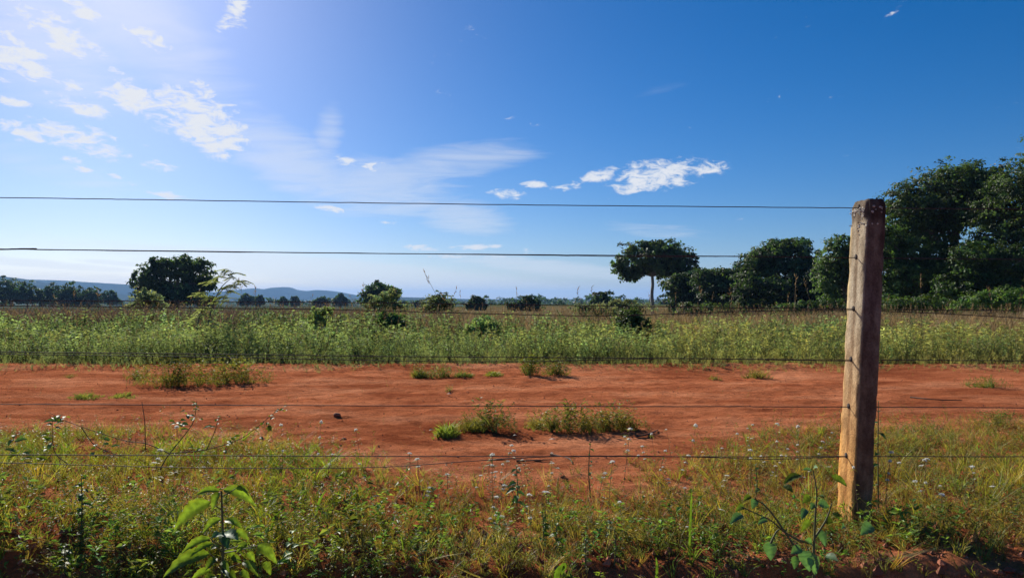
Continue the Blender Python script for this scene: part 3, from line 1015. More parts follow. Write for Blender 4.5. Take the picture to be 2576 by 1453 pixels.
def tints(n, rng, base, var=.15, hue=.1):
    k = 1 + var * rng.normal(size=n)
    h = hue * rng.normal(size=n)
    return np.clip(np.stack([k * (1 + h), k, k * (1 - h)], 1) * np.array(base), 0.1, 3)


def weed_field():
    rng = np.random.default_rng(301)
    broad = [tpl_broad(rng, 1.0, 39, .115) for _ in range(8)]
    grass = [tpl_grass(rng, 1.0, 14, .017, .42, bend=.7) for _ in range(7)]
    herb = [tpl_herb(rng, 1.0, 22, .125, lw=.35, stemcol=(.8, .8, .6)) for _ in range(7)]
    acc = Acc()
    # low front growth: fine yellow-green herbs and grass
    x, y = place(8800, 10.2, 14.6, rng, power=1.1)
    e = field_edge(x)
    keep = y > e - .35 + rng.exponential(.30, len(y))
    x, y, e = x[keep], y[keep], e[keep]
    hgt = (0.11 + 0.36 * sstep((y - e + .2) / 2.4)) * rng.uniform(.55, 1.3, len(x)) * (1 + 1.2 * fbm(x * .7, y * .7, 87, 3))
    side = sstep((x + 2) / 8)
    tn = tints(len(x), rng, (1, 1, 1), .16, .08) * np.stack([.98 + .20 * side, 1.0 + .02 * side, .88 - .08 * side], 1) * (1 + .9 * fbm(x * .45, y * .6, 95, 3))[:, None]
    g = rng.random(len(x)) < .34
    scatter(acc, grass, pack(x[g], y[g]), hgt[g], tn[g], rng, .2)
    scatter(acc, herb, pack(x[~g], y[~g]), hgt[~g], tn[~g], rng, .2)
    # leafy weeds in patches, mostly left and middle
    x, y = place(5600, 11.6, 21, rng, power=1.25)
    patch = fbm(x * .35, y * .35, 81, 3) + .30 * sstep((3 - x) / 7) - .10
    keep = (patch > rng.uniform(-.25, .22, len(x))) & (x < 7 + .2 * y)
    x, y = x[keep], y[keep]
    hgt = (.40 + .30 * sstep((y - 12) / 5)) * rng.uniform(.55, 1.25, len(x)) * (1 + 1.1 * fbm(x * .6, y * .6, 88, 2))
    hgt = np.clip(hgt, .2, .92)
    tn = tints(len(x), rng, (.95, 1.10, .95), .24, .08) * (1 + .9 * fbm(x * .8, y * .8, 83, 3))[:, None]
    scatter(acc, broad, pack(x, y), hgt, tn, rng, .15)
    # mixed taller grass behind and on the right
    x, y = place(6500, 12.2, 38, rng, power=1.5)
    keep = rng.random(len(x)) < .12 + .88 * sstep((x + 1) / 8)
    x, y = x[keep], y[keep]
    hgt = (.48 + .22 * sstep((y - 13) / 8)) * rng.uniform(.6, 1.15, len(x))
    d = sstep((y - 15) / 14)[:, None]
    tn = tints(len(x), rng, (1, 1, 1), .16, .08) * ((1 - d) * np.array([1.15, 1.03, .82]) + d * np.array([1.6, .95, .9]))
    scatter(acc, grass, pack(x, y), hgt, tn, rng, .2)
    tag(acc.obj('field_weeds', M_WEED), 'dense green weeds and grass filling the field beyond the red soil', 'weeds', kind='stuff')

    dry = Acc()
    gd = [tpl_grass(rng, 1.0, 11, .019, .25, bend=.35) for _ in range(6)]
    st = [tpl_stalk(rng, 1.0) for _ in range(8)]
    x, y = place(4200, 17, 46, rng, power=1.2)
    left = sstep((3 - x) / 10)
    hgt = (.66 + .10 * sstep((y - 20) / 12) + .50 * left + .22 * sstep((x - 4) / 6)) * rng.uniform(.6, 1.12, len(x))
    tn = tints(len(x), rng, (1, 1, 1), .16, .05) * np.stack([1.15 - .80 * left, 1.12 - .78 * left, 1.05 - .53 * left], 1)
    scatter(dry, gd, pack(x, y), hgt, tn, rng, .2)
    x, y = place(1600, 14, 40, rng)
    hgt = rng.uniform(.7, 1.0, len(x)) + (rng.random(len(x)) < .06) * rng.uniform(.2, .7, len(x))
    scatter(dry, st, pack(x, y), hgt, tints(len(x), rng, (.75, .72, .7), .15, .05), rng, .2)
    x, y = place(1400, 55, 130, rng)
    scatter(dry, gd, pack(x, y), rng.uniform(.5, .9, len(x)) * 1.1, tints(len(x), rng, (.9, .85, .8), .15, .05), rng, .2)
    # wispy seed heads standing over everything
    x, y = place(2800, 11.4, 22, rng, power=1.1)
    hgt = (.40 + .28 * sstep((y - 11.5) / 5)) * rng.uniform(.75, 1.25, len(x))
    scatter(dry, st, pack(x, y), hgt, tints(len(x), rng, (.85, .80, .68), .15, .05), rng, .25)
    # straw patches on the right
    x, y = place(3400, 12.5, 26, rng, power=.9)
    keep = (x > 3.0) & (fbm(x * .4, y * .5, 93, 3) > -.06)
    x, y = x[keep], y[keep]
    scatter(dry, gd, pack(x, y), (.45 + .25 * sstep((y - 13) / 5)) * rng.uniform(.7, 1.15, len(x)), tints(len(x), rng, (.9, .85, .7), .15, .05), rng, .3)
    tag(dry.obj('dry_grass', M_DRY), 'tan dry grass and seed stalks behind the green weeds', 'grass', kind='stuff')


weed_field()


# ------------------------------------------------------------------ verge growth in front of and behind the fence
def verge_far(x):
    """where the growth gives way to bare soil"""
    return 4.35 + 1.45 * sstep((-x - .3) / 2.4) + 1.9 * sstep((x - .5) / 2.2) + .9 * fbm(x * .8, x * 0 + 2, 91, 3)


def verge():
    rng = np.random.default_rng(401)
    acc = Acc()
    grass = [tpl_grass(rng, 1.0, 12, .026, .45, bend=.7) for _ in range(8)]
    fine = [tpl_grass(rng, 1.0, 10, .016, .28, bend=.35) for _ in range(6)]
    herb = [tpl_herb(rng, 1.0, 15, .15, lw=.24) for _ in range(9)]
    small = [tpl_herb(rng, 1.0, 14, .26, lw=.45, stemcol=(.8, .7, .5)) for _ in range(6)]

    def zone(n, y0, y1, templates, h0, h1, base, dens, tilt=.25, hue=.12):
        y = rng.uniform(y0, y1, n)
        x = rng.uniform(-1, 1, n) * (.80 * y + .5)
        keep = rng.random(n) < dens(x, y)
        x, y = x[keep], y[keep]
        z = gz(x, y)
        h = rng.uniform(h0, h1, len(x))
        b = base(x, y) if callable(base) else np.tile(base, (len(x), 1))
        scatter(acc, templates, np.c_[x, y, z - .005], h, tints(len(x), rng, (1, 1, 1), .22, hue) * b, rng, tilt)

    fade = lambda x, y: 1 - sstep((y - verge_far(x) + .75) / 1.25)
    patch = lambda x, y, s: sstep((fbm(x * 1.7, y * 1.7, s, 3) + .14) / .22)
    bare = lambda x, y: 1 - .8 * sstep((bank_edge(x) + .12 - y) / .22) * sstep((fbm(x * 1.6, y * 2.4, 17, 2) + .07) / .10)
    warm = lambda x, y: np.stack([1.0 + .3 * patch(x, y, 3), 1.0 + 0 * x, .8 + 0 * x], 1)
    zone(8200, 2.7, 6.0, grass, .05, .125, lambda x, y: np.stack([.9 + .4 * patch(x, y, 5), 1.0 + .2 * sstep(-x), .75 + 0 * x], 1), lambda x, y: fade(x, y) * bare(x, y) * (.25 + .75 * patch(x, y, 1)))
    zone(4600, 2.9, 6.4, fine, .06, .16, (1.35, 1.05, .95), lambda x, y: fade(x, y) * bare(x, y) * (.08 + .92 * patch(x, y, 2)))
    zone(12500, 2.7, 6.5, herb, .06, .16, warm, lambda x, y: fade(x, y) * bare(x, y) * (.2 + .8 * patch(x, y, 4)))
    zone(1300, 2.6, 3.6, small, .06, .13, (.8, 1.25, .7), lambda x, y: patch(x, y, 6) * bare(x, y))
    # taller grass on the left and by the post
    zone(420, 3.2, 4.6, fine, .14, .28, (1.35, 1.15, .7), lambda x, y: fade(x, y) * (.25 + .75 * sstep((-x - .8) / .7) + .5 * sstep((x - 1.2) / .6)), .35)
    # lush bright grass clumps on the left, matted straw through everything
    zone(2400, 2.8, 5.6, grass, .08, .18, (1.1, 1.40, .50), lambda x, y: fade(x, y) * sstep((-x - .15) / 1.1) * patch(x, y, 12), .35)
    zone(1500, 2.8, 5.8, grass, .08, .17, (1.0, 1.2, .6), lambda x, y: fade(x, y) * sstep((x - .2) / 1.1) * patch(x, y, 14), .35)
    zone(1300, 2.7, 6.4, fine, .07, .18, (1.9, 1.4, 1.4), lambda x, y: fade(x, y) * patch(x, y, 15), .9)
    zone(900, 2.75, 3.9, small, .08, .17, (.85, 1.1, .75), lambda x, y: sstep((-x - .2) / .8) * (.2 + .8 * patch(x, y, 19)), .3)
    # pioneers on the bare soil
    zone(2600, 4.2, 10.8, herb, .03, .10, (1.2, 1.0, .8), lambda x, y: .04 + .25 * sstep((fbm(x * .8, y * .8, 55, 3) - .02) / .1), .4)
    tag(acc.obj('verge_grass', M_GRASS), 'mixed short grass and small herbs on the roadside verge', 'grass', kind='stuff')


verge()


# ------------------------------------------------------------------ tufts standing on the bare soil
def tuft(px, py, w_px, h_px, label, seed, tint=(1, 1, 1), kind='mix', name='grass_tuft'):
    rng = np.random.default_rng(seed)
    c = on_ground(px, py)
    k = c.y / F_PX
    w, h = w_px * k, h_px * k
    acc = Acc()
    g = [tpl_grass(rng, 1.0, 12, .05 * min(1, .12 / h), .5, bend=.6) for _ in range(3)]
    hb = [tpl_herb(rng, 1.0, 16, .17, lw=.3) for _ in range(3)]
    n = int(60 + 900 * w * max(w * .5, .2))
    n = min(n, 230)
    gx_, gy_ = np.clip(rng.normal(size=(2, n)), -1.7, 1.7)
    x = c.x + gx_ * w * .30
    y = c.y + .05 + gy_ * max(.07, w * .12)
    hh = h * (.25 + 1.1 * rng.random(n) ** 1.3) * np.exp(-((x - c.x) / (w * .6)) ** 2)
    tn = tints(n, rng, tint, .2, .1)
    s = rng.random(n) < (.5 if kind == 'mix' else (.9 if kind == 'grass' else .15))
    pos = np.c_[x, y, gz(x, y) - .005]
    if s.any(): scatter(acc, g, pos[s], hh[s], tn[s], rng, .25)
    if (~s).any(): scatter(acc, hb, pos[~s], hh[~s], tn[~s], rng, .25)
    o = acc.obj(name, M_GRASS, None, False, (c.x, c.y, float(gz(c.x, c.y))))
    tag(o, label, 'grass tuft' if name == 'grass_tuft' else 'weed', 'tufts on the bare soil')


tuft(1122, 1096, 60, 38, 'bright green grass tuft at the left end of the middle row on the soil', 501, (1.1, 1.25, .7), 'grass')
tuft(1182, 1086, 70, 42, 'small pale tuft between the bright tuft and the dark one on the soil', 502, (1.2, 1.1, .8))
tuft(1243, 1084, 110, 62, 'dark scrubby tuft with leaning stems in the middle of the soil', 503, (.8, .8, .7), 'herb')
tuft(1345, 1078, 50, 34, 'little dry tuft left of the broad low weed patch', 504, (1.2, .95, .8))
tuft(1430, 1088, 170, 62, 'broad low weed patch on the soil, its left half', 505, (.95, .9, .75), 'herb')
tuft(1545, 1084, 170, 56, 'broad low weed patch on the soil, its right half', 506, (1.1, .95, .75), 'herb')
tuft(1055, 950, 44, 30, 'small tuft at the left end of the row by the field edge', 507, (1, 1.05, .8))
tuft(1110, 950, 90, 26, 'low spreading tuft in the row by the field edge', 508, (.95, 1.05, .8), 'herb')
tuft(1165, 948, 50, 22, 'short tuft ending the row by the field edge', 509, (1, 1.05, .8))
tuft(1240, 945, 50, 16, 'flat yellow-green tuft near the field edge', 510, (1.2, 1.25, .7), 'grass')
tuft(1335, 944, 44, 50, 'upright leafy tuft by the field edge near the centre', 511, (.8, .95, .7), 'herb')
tuft(1395, 944, 80, 36, 'wide dark tuft by the field edge near the centre', 512, (.85, .95, .7), 'herb')
tuft(205, 1002, 70, 18, 'low pale tuft lying on the soil at the left', 513, (1.2, 1.25, .95), 'grass')
tuft(303, 1000, 60, 16, 'low pale tuft on the soil right of its twin at the left', 514, (1.2, 1.25, .95), 'grass')
tuft(450, 972, 220, 60, 'large straggling weed clump spilling onto the soil at left', 515, (1.0, .95, .7), 'herb')
tuft(585, 964, 170, 50, 'right end of the large weed clump spilling onto the soil', 516, (1.0, .95, .7), 'herb')
tuft(345, 955, 70, 30, 'small weed clump at the field edge on the left', 517, (1.0, 1.0, .75), 'herb')
tuft(1128, 985, 18, 12, 'tiny pale seedling alone in the middle of the soil', 518, (1.4, 1.4, 1.2), 'herb')
tuft(1800, 955, 30, 12, 'tiny dry tuft on the soil below the lone tree', 519, (1.3, 1.0, .8))
tuft(1905, 950, 60, 26, 'faint dry tuft near the field edge left of the post', 520, (1.2, 1.0, .8))
tuft(2490, 975, 110, 24, 'low olive weed patch on the soil right of the post', 521, (.95, .95, .7), 'herb')
tuft(2520, 1075, 110, 40, 'dark weed patch on the soil at the right edge', 522, (.8, .85, .65), 'herb')
tuft(172, 950, 30, 10, 'tiny tuft on the soil near the field edge at far left', 523, (1.1, 1.1, .8), 'herb')


# ------------------------------------------------------------------ wire fence
FENCE_A, FENCE_B = (-2.5, 3.44), (1.805, 3.56)


def fence_depth(px):
    """distance of the fence line at a photo column"""
    s = (px - CX) / F_PX
    m = (FENCE_B[1] - FENCE_A[1]) / (FENCE_B[0] - FENCE_A[0])
    return (FENCE_A[1] - m * FENCE_A[0]) / (1 - m * s)


def post_material():
    m, N, L = new_mat('weathered_concrete')
    out = N.new('ShaderNodeOutputMaterial')
    tc = N.new('ShaderNodeTexCoord')
    at = N.new('ShaderNodeAttribute'); at.attribute_name = 'tint'

    def noise(scale, detail=6, rough=.6, st=(1, 1, 1)):
        mp = N.new('ShaderNodeMapping'); mp.inputs['Scale'].default_value = st
        L.new(tc.outputs['Object'], mp.inputs['Vector'])
        t = N.new('ShaderNodeTexNoise'); t.inputs['Scale'].default_value = scale
        t.inputs['Detail'].default_value = detail; t.inputs['Roughness'].default_value = rough
        L.new(mp.outputs[0], t.inputs['Vector'])
        return t.outputs[0]

    def ramp(v, stops):
        r = N.new('ShaderNodeValToRGB')
        while len(r.color_ramp.elements) < len(stops): r.color_ramp.elements.new(.5)
        for e, (p, c) in zip(r.color_ramp.elements, stops):
            e.position = p; e.color = (*c, 1)
        L.new(v, r.inputs[0])
        return r.outputs[0]

    def mul(a, b, f=1.0):
        x = N.new('ShaderNodeMix'); x.data_type = 'RGBA'; x.blend_type = 'MULTIPLY'; x.inputs[0].default_value = f
        L.new(a, x.inputs[6]); L.new(b, x.inputs[7])
        return x.outputs[2]

    base = ramp(noise(9, 9, .7, (1, 1, .35)), [(.30, (.27, .19, .11)), (.5, (.47, .355, .22)), (.7, (.62, .49, .32))])
    fine = ramp(noise(120, 4, .7), [(.3, (.7, .7, .7)), (.6, (1.1, 1.1, 1.1))])
    blot = ramp(noise(26, 5, .6, (1, 1, .5)), [(.42, (.62, .58, .55)), (.56, (1, 1, 1))])
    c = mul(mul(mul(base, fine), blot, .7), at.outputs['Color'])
    p = N.new('ShaderNodeBsdfPrincipled')
    L.new(c, p.inputs['Base Color'])
    p.inputs['Roughness'].default_value = .93
    p.inputs['Specular IOR Level'].default_value = .1
    b = N.new('ShaderNodeBump'); b.inputs['Strength'].default_value = .7; b.inputs['Distance'].default_value = .008
    L.new(noise(60, 7, .7), b.inputs['Height'])
    L.new(b.outputs[0], p.inputs['Normal'])
    L.new(p.outputs[0], out.inputs['Surface'])
    return m


M_POST = post_material()
M_LICHEN = plain_material('lichen_crust', (.52, .49, .42), .95, 0, 90, .35, .6)
M_HOLE = plain_material('hole_shadowed_concrete', (.06, .05, .045), 1.0, 0, 60, .2, 0)

POST_W, POST_D, POST_H = 0.100, 0.172, 1.597
wire_levels = [523, 648, 778, 905, 1023, 1147]
WIRE_Z = [P(2162, y, 3.56).z for y in wire_levels]


def post_mesh(seed, lean):
    """square concrete post with rounded, chipped arrises and a worn top; holes on the left face"""
    rng = np.random.default_rng(seed)
    ny, per = 150, 11
    h = 0.05
    ring = []
    for (ax, ay, bx, by) in [(-h, -h, h, -h), (h, -h, h, h), (h, h, -h, h), (-h, h, -h, -h)]:
        for k in range(per):
            f = k / per
            ring.append((ax + (bx - ax) * f, ay + (by - ay) * f))
    ring = np.array(ring)
    n = len(ring)
    rr = np.linalg.norm(ring, axis=1)
    zs = np.concatenate([np.linspace(-.30, POST_H - .05, ny - 8), POST_H - .05 + .05 * np.sin(np.linspace(.15, 1, 8) * math.pi / 2)])
    v, c = [], []
    ang = np.arctan2(ring[:, 1], ring[:, 0])
    for z in zs:
        corner = np.clip((rr / h - 1.22) / .19, 0, 1)
        shrink = 1 - .075 * corner
        chip = np.clip(fbm(ang * 3 + 7, np.full(n, z * 9), seed, 4) - .02, 0, 1) * corner * .55
        rough = .012 * fbm(ring[:, 0] * 50 + 9, np.full(n, z * 40) + ring[:, 1] * 50, seed + 3, 3)
        f = shrink - chip + rough
        t = max(0.0, (z - (POST_H - .05)) / .05)
        f = f * (1 - .16 * t ** 2)
        top = .010 * fbm(ring[:, 0] * 40, ring[:, 1] * 40, seed + 5, 3) * (1 if t > .2 else 0) * 2
        xy = ring * f[:, None]
        taper = 1.02 - .03 * (z / POST_H)
        zz = np.full(n, z) + top
        v.append(np.c_[xy * taper * (POST_W / .1, POST_D / .1), zz])
        # stains: ochre soil splash low down, dark weathered head, drip streak below every hole on the left face
        col = np.ones((n, 3))
        low = sstep((1.0 - z) / .85)
        col *= 1 + sstep((z - .7) / .5) * np.array([-.12, -.03, .10])
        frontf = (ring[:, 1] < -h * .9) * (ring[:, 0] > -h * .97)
        low = low * (1 - .75 * frontf)[:, None]
        col *= (1 - low) + low * np.array([1.32, .90, .46])
        hd = sstep((z - (POST_H - .13) - .05 * fbm(ang * 2, ang * 0 + 2, seed, 2)) / .05)[:, None]
        col *= (1 - hd) + hd * np.array([.42, .40, .42])
        front_shade = .60 + .5 * fbm(ring[:, 0] * 30, np.full(n, z * 5), seed + 8, 3)  # shade of the front face painted into its colour, blotched by noise
        col *= 1 - (frontf * front_shade)[:, None] * np.array([1, 1.05, 1.0])
        leftf = (ring[:, 0] < -h * .98)
        for wz in WIRE_Z:
            below = wz - z
            if 0 < below < .30:
                streak = np.exp(-((ring[:, 1] + .002) / (.007 + .012 * below)) ** 2) * sstep((.30 - below) / .12)
                col *= 1 - (leftf * streak * .55)[:, None] * np.array([.85, 1, 1.1])
        edge = leftf * sstep((ring[:, 1] - h * .45) / (h * .4)) * vnoise(np.full(n, z * 14), ang * 2, seed)
        col *= 1 + edge[:, None] * np.array([.25, .12, -.25])
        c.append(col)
    a = Acc()
    i = np.arange(len(zs) - 1)[:, None] * n
    j = np.arange(n)[None]
    j2 = (j + 1) % n
    q = np.stack([i + j, i + j2, i + n + j2, i + n + j], -1).reshape(-1, 4)
    v = np.concatenate(v)
    c = np.concatenate(c)
    v = np.vstack([v, [[0, 0, POST_H + .003]]])
    c = np.vstack([c, [[.42, .40, .42]]])
    last = (len(zs) - 1) * n
    t = np.stack([last + np.arange(n), last + (np.arange(n) + 1) % n, np.full(n, len(v) - 1)], -1)
    v[:, 0] += lean * np.maximum(v[:, 2], -.3)
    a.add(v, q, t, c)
    return a


LEAN = 0.056
POST_ROT = R(1.5)
fence = empty('wire_fence', (1.78, 3.56, 0), 'weathered concrete post and rusty smooth wires of the roadside fence', 'fence')


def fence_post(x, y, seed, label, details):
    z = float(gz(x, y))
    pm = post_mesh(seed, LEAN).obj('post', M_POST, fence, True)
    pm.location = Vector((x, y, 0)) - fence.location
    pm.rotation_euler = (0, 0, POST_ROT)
    pm['label'] = label
    if not details:
        return pm
    rng = np.random.default_rng(seed + 9)
    h = POST_W / 2
    # wire holes: short worn sockets standing just proud of the left face
    for wz in WIRE_Z:
        a = Acc()
        zz = wz
        xo = -h * (1.02 - .03 * zz / POST_H) + LEAN * zz
        ang = np.linspace(0, 2 * math.pi, 14, endpoint=False)
        ry, rz = .012, .013
        ring0 = np.c_[np.full(14, xo - .0025), .004 + np.cos(ang) * ry, zz + .004 + np.sin(ang) * rz]
        ring1 = np.c_[np.full(14, xo + .004), .004 + np.cos(ang) * ry * 1.25, zz + .004 + np.sin(ang) * rz * 1.25]
        v = np.vstack([ring0, ring1, [[xo - .0022, .004, zz + .004]]])
        k = np.arange(14); k2 = (k + 1) % 14
        a.add(v, np.stack([k, k2, k2 + 14, k + 14], -1), np.stack([k, np.full(14, 28), k2], -1))
        a.obj('wire_hole', M_HOLE, pm, True)
    # crusty lichen flakes below the head
    a = Acc()
    for _ in range(120):
        u, w = rng.uniform(-.95, .95) * POST_D / 2, POST_H - .035 - abs(rng.normal()) * .055
        if vnoise(np.array(u * 45), np.array(w * 40), 3) < .45:
            continue
        face = rng.random() < .82
        s = rng.uniform(.003, .008)
        m = 7
        an = np.linspace(0, 6.283, m, endpoint=False)
        rad = s * (1 + .35 * rng.normal(size=m))
        xo = -h * 1.0 + LEAN * w
        if face:
            r0 = np.c_[np.full(m, xo - .001), u + np.cos(an) * rad, w + np.sin(an) * rad]
            top = [xo - .0045, u, w]
        else:
            r0 = np.c_[u * .55 + LEAN * w + np.cos(an) * rad, np.full(m, -POST_D / 2 - .0005), w + np.sin(an) * rad]
            top = [u * .55 + LEAN * w, -POST_D / 2 - .004, w]
        v = np.vstack([r0, [top]])
        k = np.arange(m)
        a.add(v, None, np.stack([k, (k + 1) % m, np.full(m, m)], -1), np.ones(3) * rng.uniform(.6, 1.15))
    a.obj('lichen', M_LICHEN, pm, False)['kind'] = 'stuff'
    return pm


POST_X = P(2147, 1300, 3.56).x
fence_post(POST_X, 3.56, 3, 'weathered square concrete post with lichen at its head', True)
m_ = (FENCE_B[1] - FENCE_A[1]) / (FENCE_B[0] - FENCE_A[0])
for k_, dx in enumerate((-5.1, 5.1)):
    fence_post(POST_X + dx, 3.56 + dx * m_, 30 + k_, 'next concrete post along the fence', False)


def wire(pts_px, label, right=None, r=0.0023):
    pts = [P(x, y, fence_depth(x)) for x, y in pts_px]
    a0, a1 = pts[0], pts[1]
    d = (a0 - a1).normalized()
    pts = [a0 + d * 2.6] + pts
    if right:
        rp = [P(x, y, fence_depth(x)) for x, y in right]
        pts += rp
        d = (rp[-1] - rp[-2]).normalized()
        pts.append(rp[-1] + d * 3.6)
    sp = smooth_path(pts, 14)
    rng = np.random.default_rng(int(abs(pts[1].z) * 1000))
    sp[:, 2] += .0004 * rng.normal(size=len(sp))
    a = Acc()
    a.add(*tube(sp, r, 6))
    o = a.obj('wire', M_WIRE, fence, True, fence.location)
    o['label'] = label


wire([(0, 497), (360, 502), (820, 509), (1288, 515), (1700, 519), (2140, 523)], 'top fence wire', [(2200, 523), (2576, 526)])
wire([(0, 628), (40, 627), (600, 634), (1288, 640), (1700, 643), (2155, 648)], 'second fence wire from the top', [(2230, 649), (2576, 652)])
wire([(1280, 641), (1450, 643), (1600, 645), (1760, 645), (1900, 645)], 'slack strand along the second wire', None, .002)
wire([(0, 755), (500, 758), (1000, 762), (1550, 770), (2155, 777)], 'third fence wire from the top', [(2215, 778), (2576, 781)])
wire([(0, 769), (400, 773), (800, 778), (1000, 783), (1260, 790), (1500, 794), (1700, 789), (1900, 782), (2155, 780)], 'sagging strand below the third wire', [(2215, 782), (2400, 790), (2576, 800)])
wire([(0, 885), (600, 891), (1000, 896), (1550, 900), (2150, 905)], 'fourth fence wire from the top', [(2212, 905), (2576, 907)])
wire([(0, 890), (300, 894), (600, 899), (1000, 907), (1288, 909), (1500, 905), (1700, 901), (1900, 904), (2150, 908)], 'sagging strand below the fourth wire', None, .0019)
wire([(0, 1016), (500, 1018), (1000, 1020), (1800, 1022), (2138, 1023)], 'fifth fence wire from the top', [(2200, 1023), (2576, 1025)])
wire([(0, 1143), (500, 1145), (1000, 1147), (1500, 1147), (1900, 1148), (2128, 1147)], 'bottom fence wire', [(2195, 1147), (2576, 1148)])
wire([(0, 1163), (250, 1170), (500, 1176), (800, 1177), (1000, 1172), (1200, 1158), (1400, 1147), (1600, 1146), (1800, 1150), (1930, 1154), (2128, 1148)], 'sagging strand below the bottom wire', None, .0019)


# ------------------------------------------------------------------ broad-leaved foreground plants
def leaf_object(parent, p0, p1, width, mat, rng, tint=(1, 1, 1), arch=.18, face=None, serr=.10):
    """one ovate leaf: ribbed, arched, toothed, folded along its midrib"""
    p0, p1 = np.array(tuple(p0)), np.array(tuple(p1))
    ln = np.linalg.norm(p1 - p0)
    ax = (p1 - p0) / ln
    face = np.array(face if face is not None else (0.0, -.45, .9)) + rng.normal(size=3) * .15
    side = unit(np.cross(ax, face)); nn = np.cross(side, ax)
    n, m = 13, 5
    v = []
    for i in range(n):
        f = i / (n - 1)
        w = width * (math.sin(math.pi * min(1, f ** .72)) ** .8) * (1 + serr * (1 if i % 2 else -1)) * .5 if 0 < f < 1 else 0.0006
        c = p0 + ax * ln * f + np.array([0, 0, 1.0]) * arch * ln * math.sin(f * math.pi)
        for j in range(m):
            s = (j / (m - 1) - .5) * 2
            v.append(c + side * s * w + nn * (abs(s) ** 1.3 * w * .35 + (.10 * abs(s) * w * math.sin(f * 38 - 3 * abs(s)))) + rng.normal(size=3) * w * .035)
    i = np.arange(n - 1)[:, None] * m + np.arange(m - 1)[None]
    q = np.stack([i, i + 1, i + m + 1, i + m], -1).reshape(-1, 4)
    a = Acc()
    rib = np.tile(np.array([.85, .95, 1.15, .95, .85]), n)[:, None] * (1 + .12 * rng.normal(size=(n * m, 1))) * np.tile(np.array([[1.25, .95, 1.0], [1, 1, 1], [1, 1, 1], [1, 1, 1], [1.2, .95, 1.0]]), (n, 1))
    a.add(np.array(v), q, None, rib * np.array(tint) * rng.uniform(.9, 1.1))
    a.obj('leaf', mat, parent, True, parent.location)


def stem_object(parent, pts, r0, r1, mat=None):
    sp = smooth_path(pts, 5)
    a = Acc()
    a.add(*tube(sp, np.linspace(r0, r1, len(sp)), 7))
    a.obj('stem', mat or M_STEM, parent, True, parent.location)


def Z6(x, y): return (x * .3306, 972.7 + y * .3306)
def Z7(x, y): return (670.8 + x * .3306, 972.7 + y * .3306)
def Z9(x, y): return (1811 + x * .2969, 1140 + y * .2969)


rng = np.random.default_rng(601)
D = 2.76
b = P(557, 1500, D); b.z = float(gz(b.x, D)) - .02
plant = empty('broadleaf_plant', b, 'tall bright green broad-leaved plant at the lower left', 'plant', 'broad-leaved weeds')
stem_object(plant, [b, P(559, 1440, D), P(561, 1360, D), P(557, 1235, D)], .0065, .004)
for (x0, y0, x1, y1, w, dy, tt) in [
        (1670, 790, 1490, 822, 42, -.03, 1), (1665, 800, 1615, 945, 52, -.05, 1), (1700, 778, 1945, 905, 66, .02, 1), (1795, 770, 1890, 800, 40, .04, .8), (1600, 872, 1325, 1085, 88, -.04, .85),
        (1680, 1000, 1540, 1112, 46, -.03, 1), (1710, 1015, 1840, 1075, 48, -.04, 1.1), (1790, 1100, 1895, 1165, 46, -.03, 1), (1600, 1150, 1378, 1268, 48, -.06, 1.05), (1622, 1190, 1450, 1290, 46, -.05, 1),
        (1595, 1268, 1240, 1450, 90, -.07, .95), (1880, 1185, 1800, 1262, 44, -.02, 1), (1960, 1205, 2108, 1345, 62, -.03, 1), (1850, 1330, 1965, 1440, 48, -.05, .9), (1690, 1325, 1745, 1410, 40, -.05, 1),
        (1600, 1390, 1450, 1470, 40, -.05, 1), (1760, 1290, 1840, 1340, 40, 0, .7), (1650, 1300, 1560, 1400, 50, -.06, .8), (1710, 1240, 1800, 1320, 44, .03, .7), (1670, 1210, 1590, 1250, 40, .03, .6), (1720, 1420, 1800, 1470, 50, -.04, .8), (1640, 1440, 1540, 1500, 60, -.06, .9), (1830, 1400, 1900, 1470, 46, -.03, .8), (2010, 1330, 2060, 1430, 46, -.02, .8), (1880, 1260, 1940, 1330, 40, 0, .75)]:
    k = D / F_PX * .3306
    leaf_object(plant, P(*Z6(x0, y0), D + dy * .3), P(*Z6(x1, y1), D + dy), w * k * 1.35, M_BRIGHT, rng, (tt, tt, tt), .14, (rng.uniform(-.3, .3), -.75, .65))
for (x0, y0, x1, y1, w) in [(1690, 1120, 1815, 1165, 76), (1690, 1125, 1735, 1235, 60), (1690, 1120, 1610, 1150, 50), (1700, 1390, 1735, 1440, 44)]:
    k = D / F_PX * .3306
    leaf_object(plant, P(*Z6(x0, y0), D), P(*Z6(x1, y1), D - .05), w * k * 1.3, M_TEAL, rng, (.6, .7, .8), .1, (0, -.4, .9))
for (x0, y0) in [(1600, 872), (1600, 1150), (1622, 1190), (1595, 1268), (1790, 1100), (1880, 1185), (1960, 1205), (1850, 1330), (1795, 770)]:
    sy = min(y0 + 60, 1420)
    stem_object(plant, [P(*Z6(1688, sy), D), P(*Z6((1688 + x0) / 2, (sy + y0) / 2 + 5), D - .01), P(*Z6(x0, y0), D)], .0025, .0016)

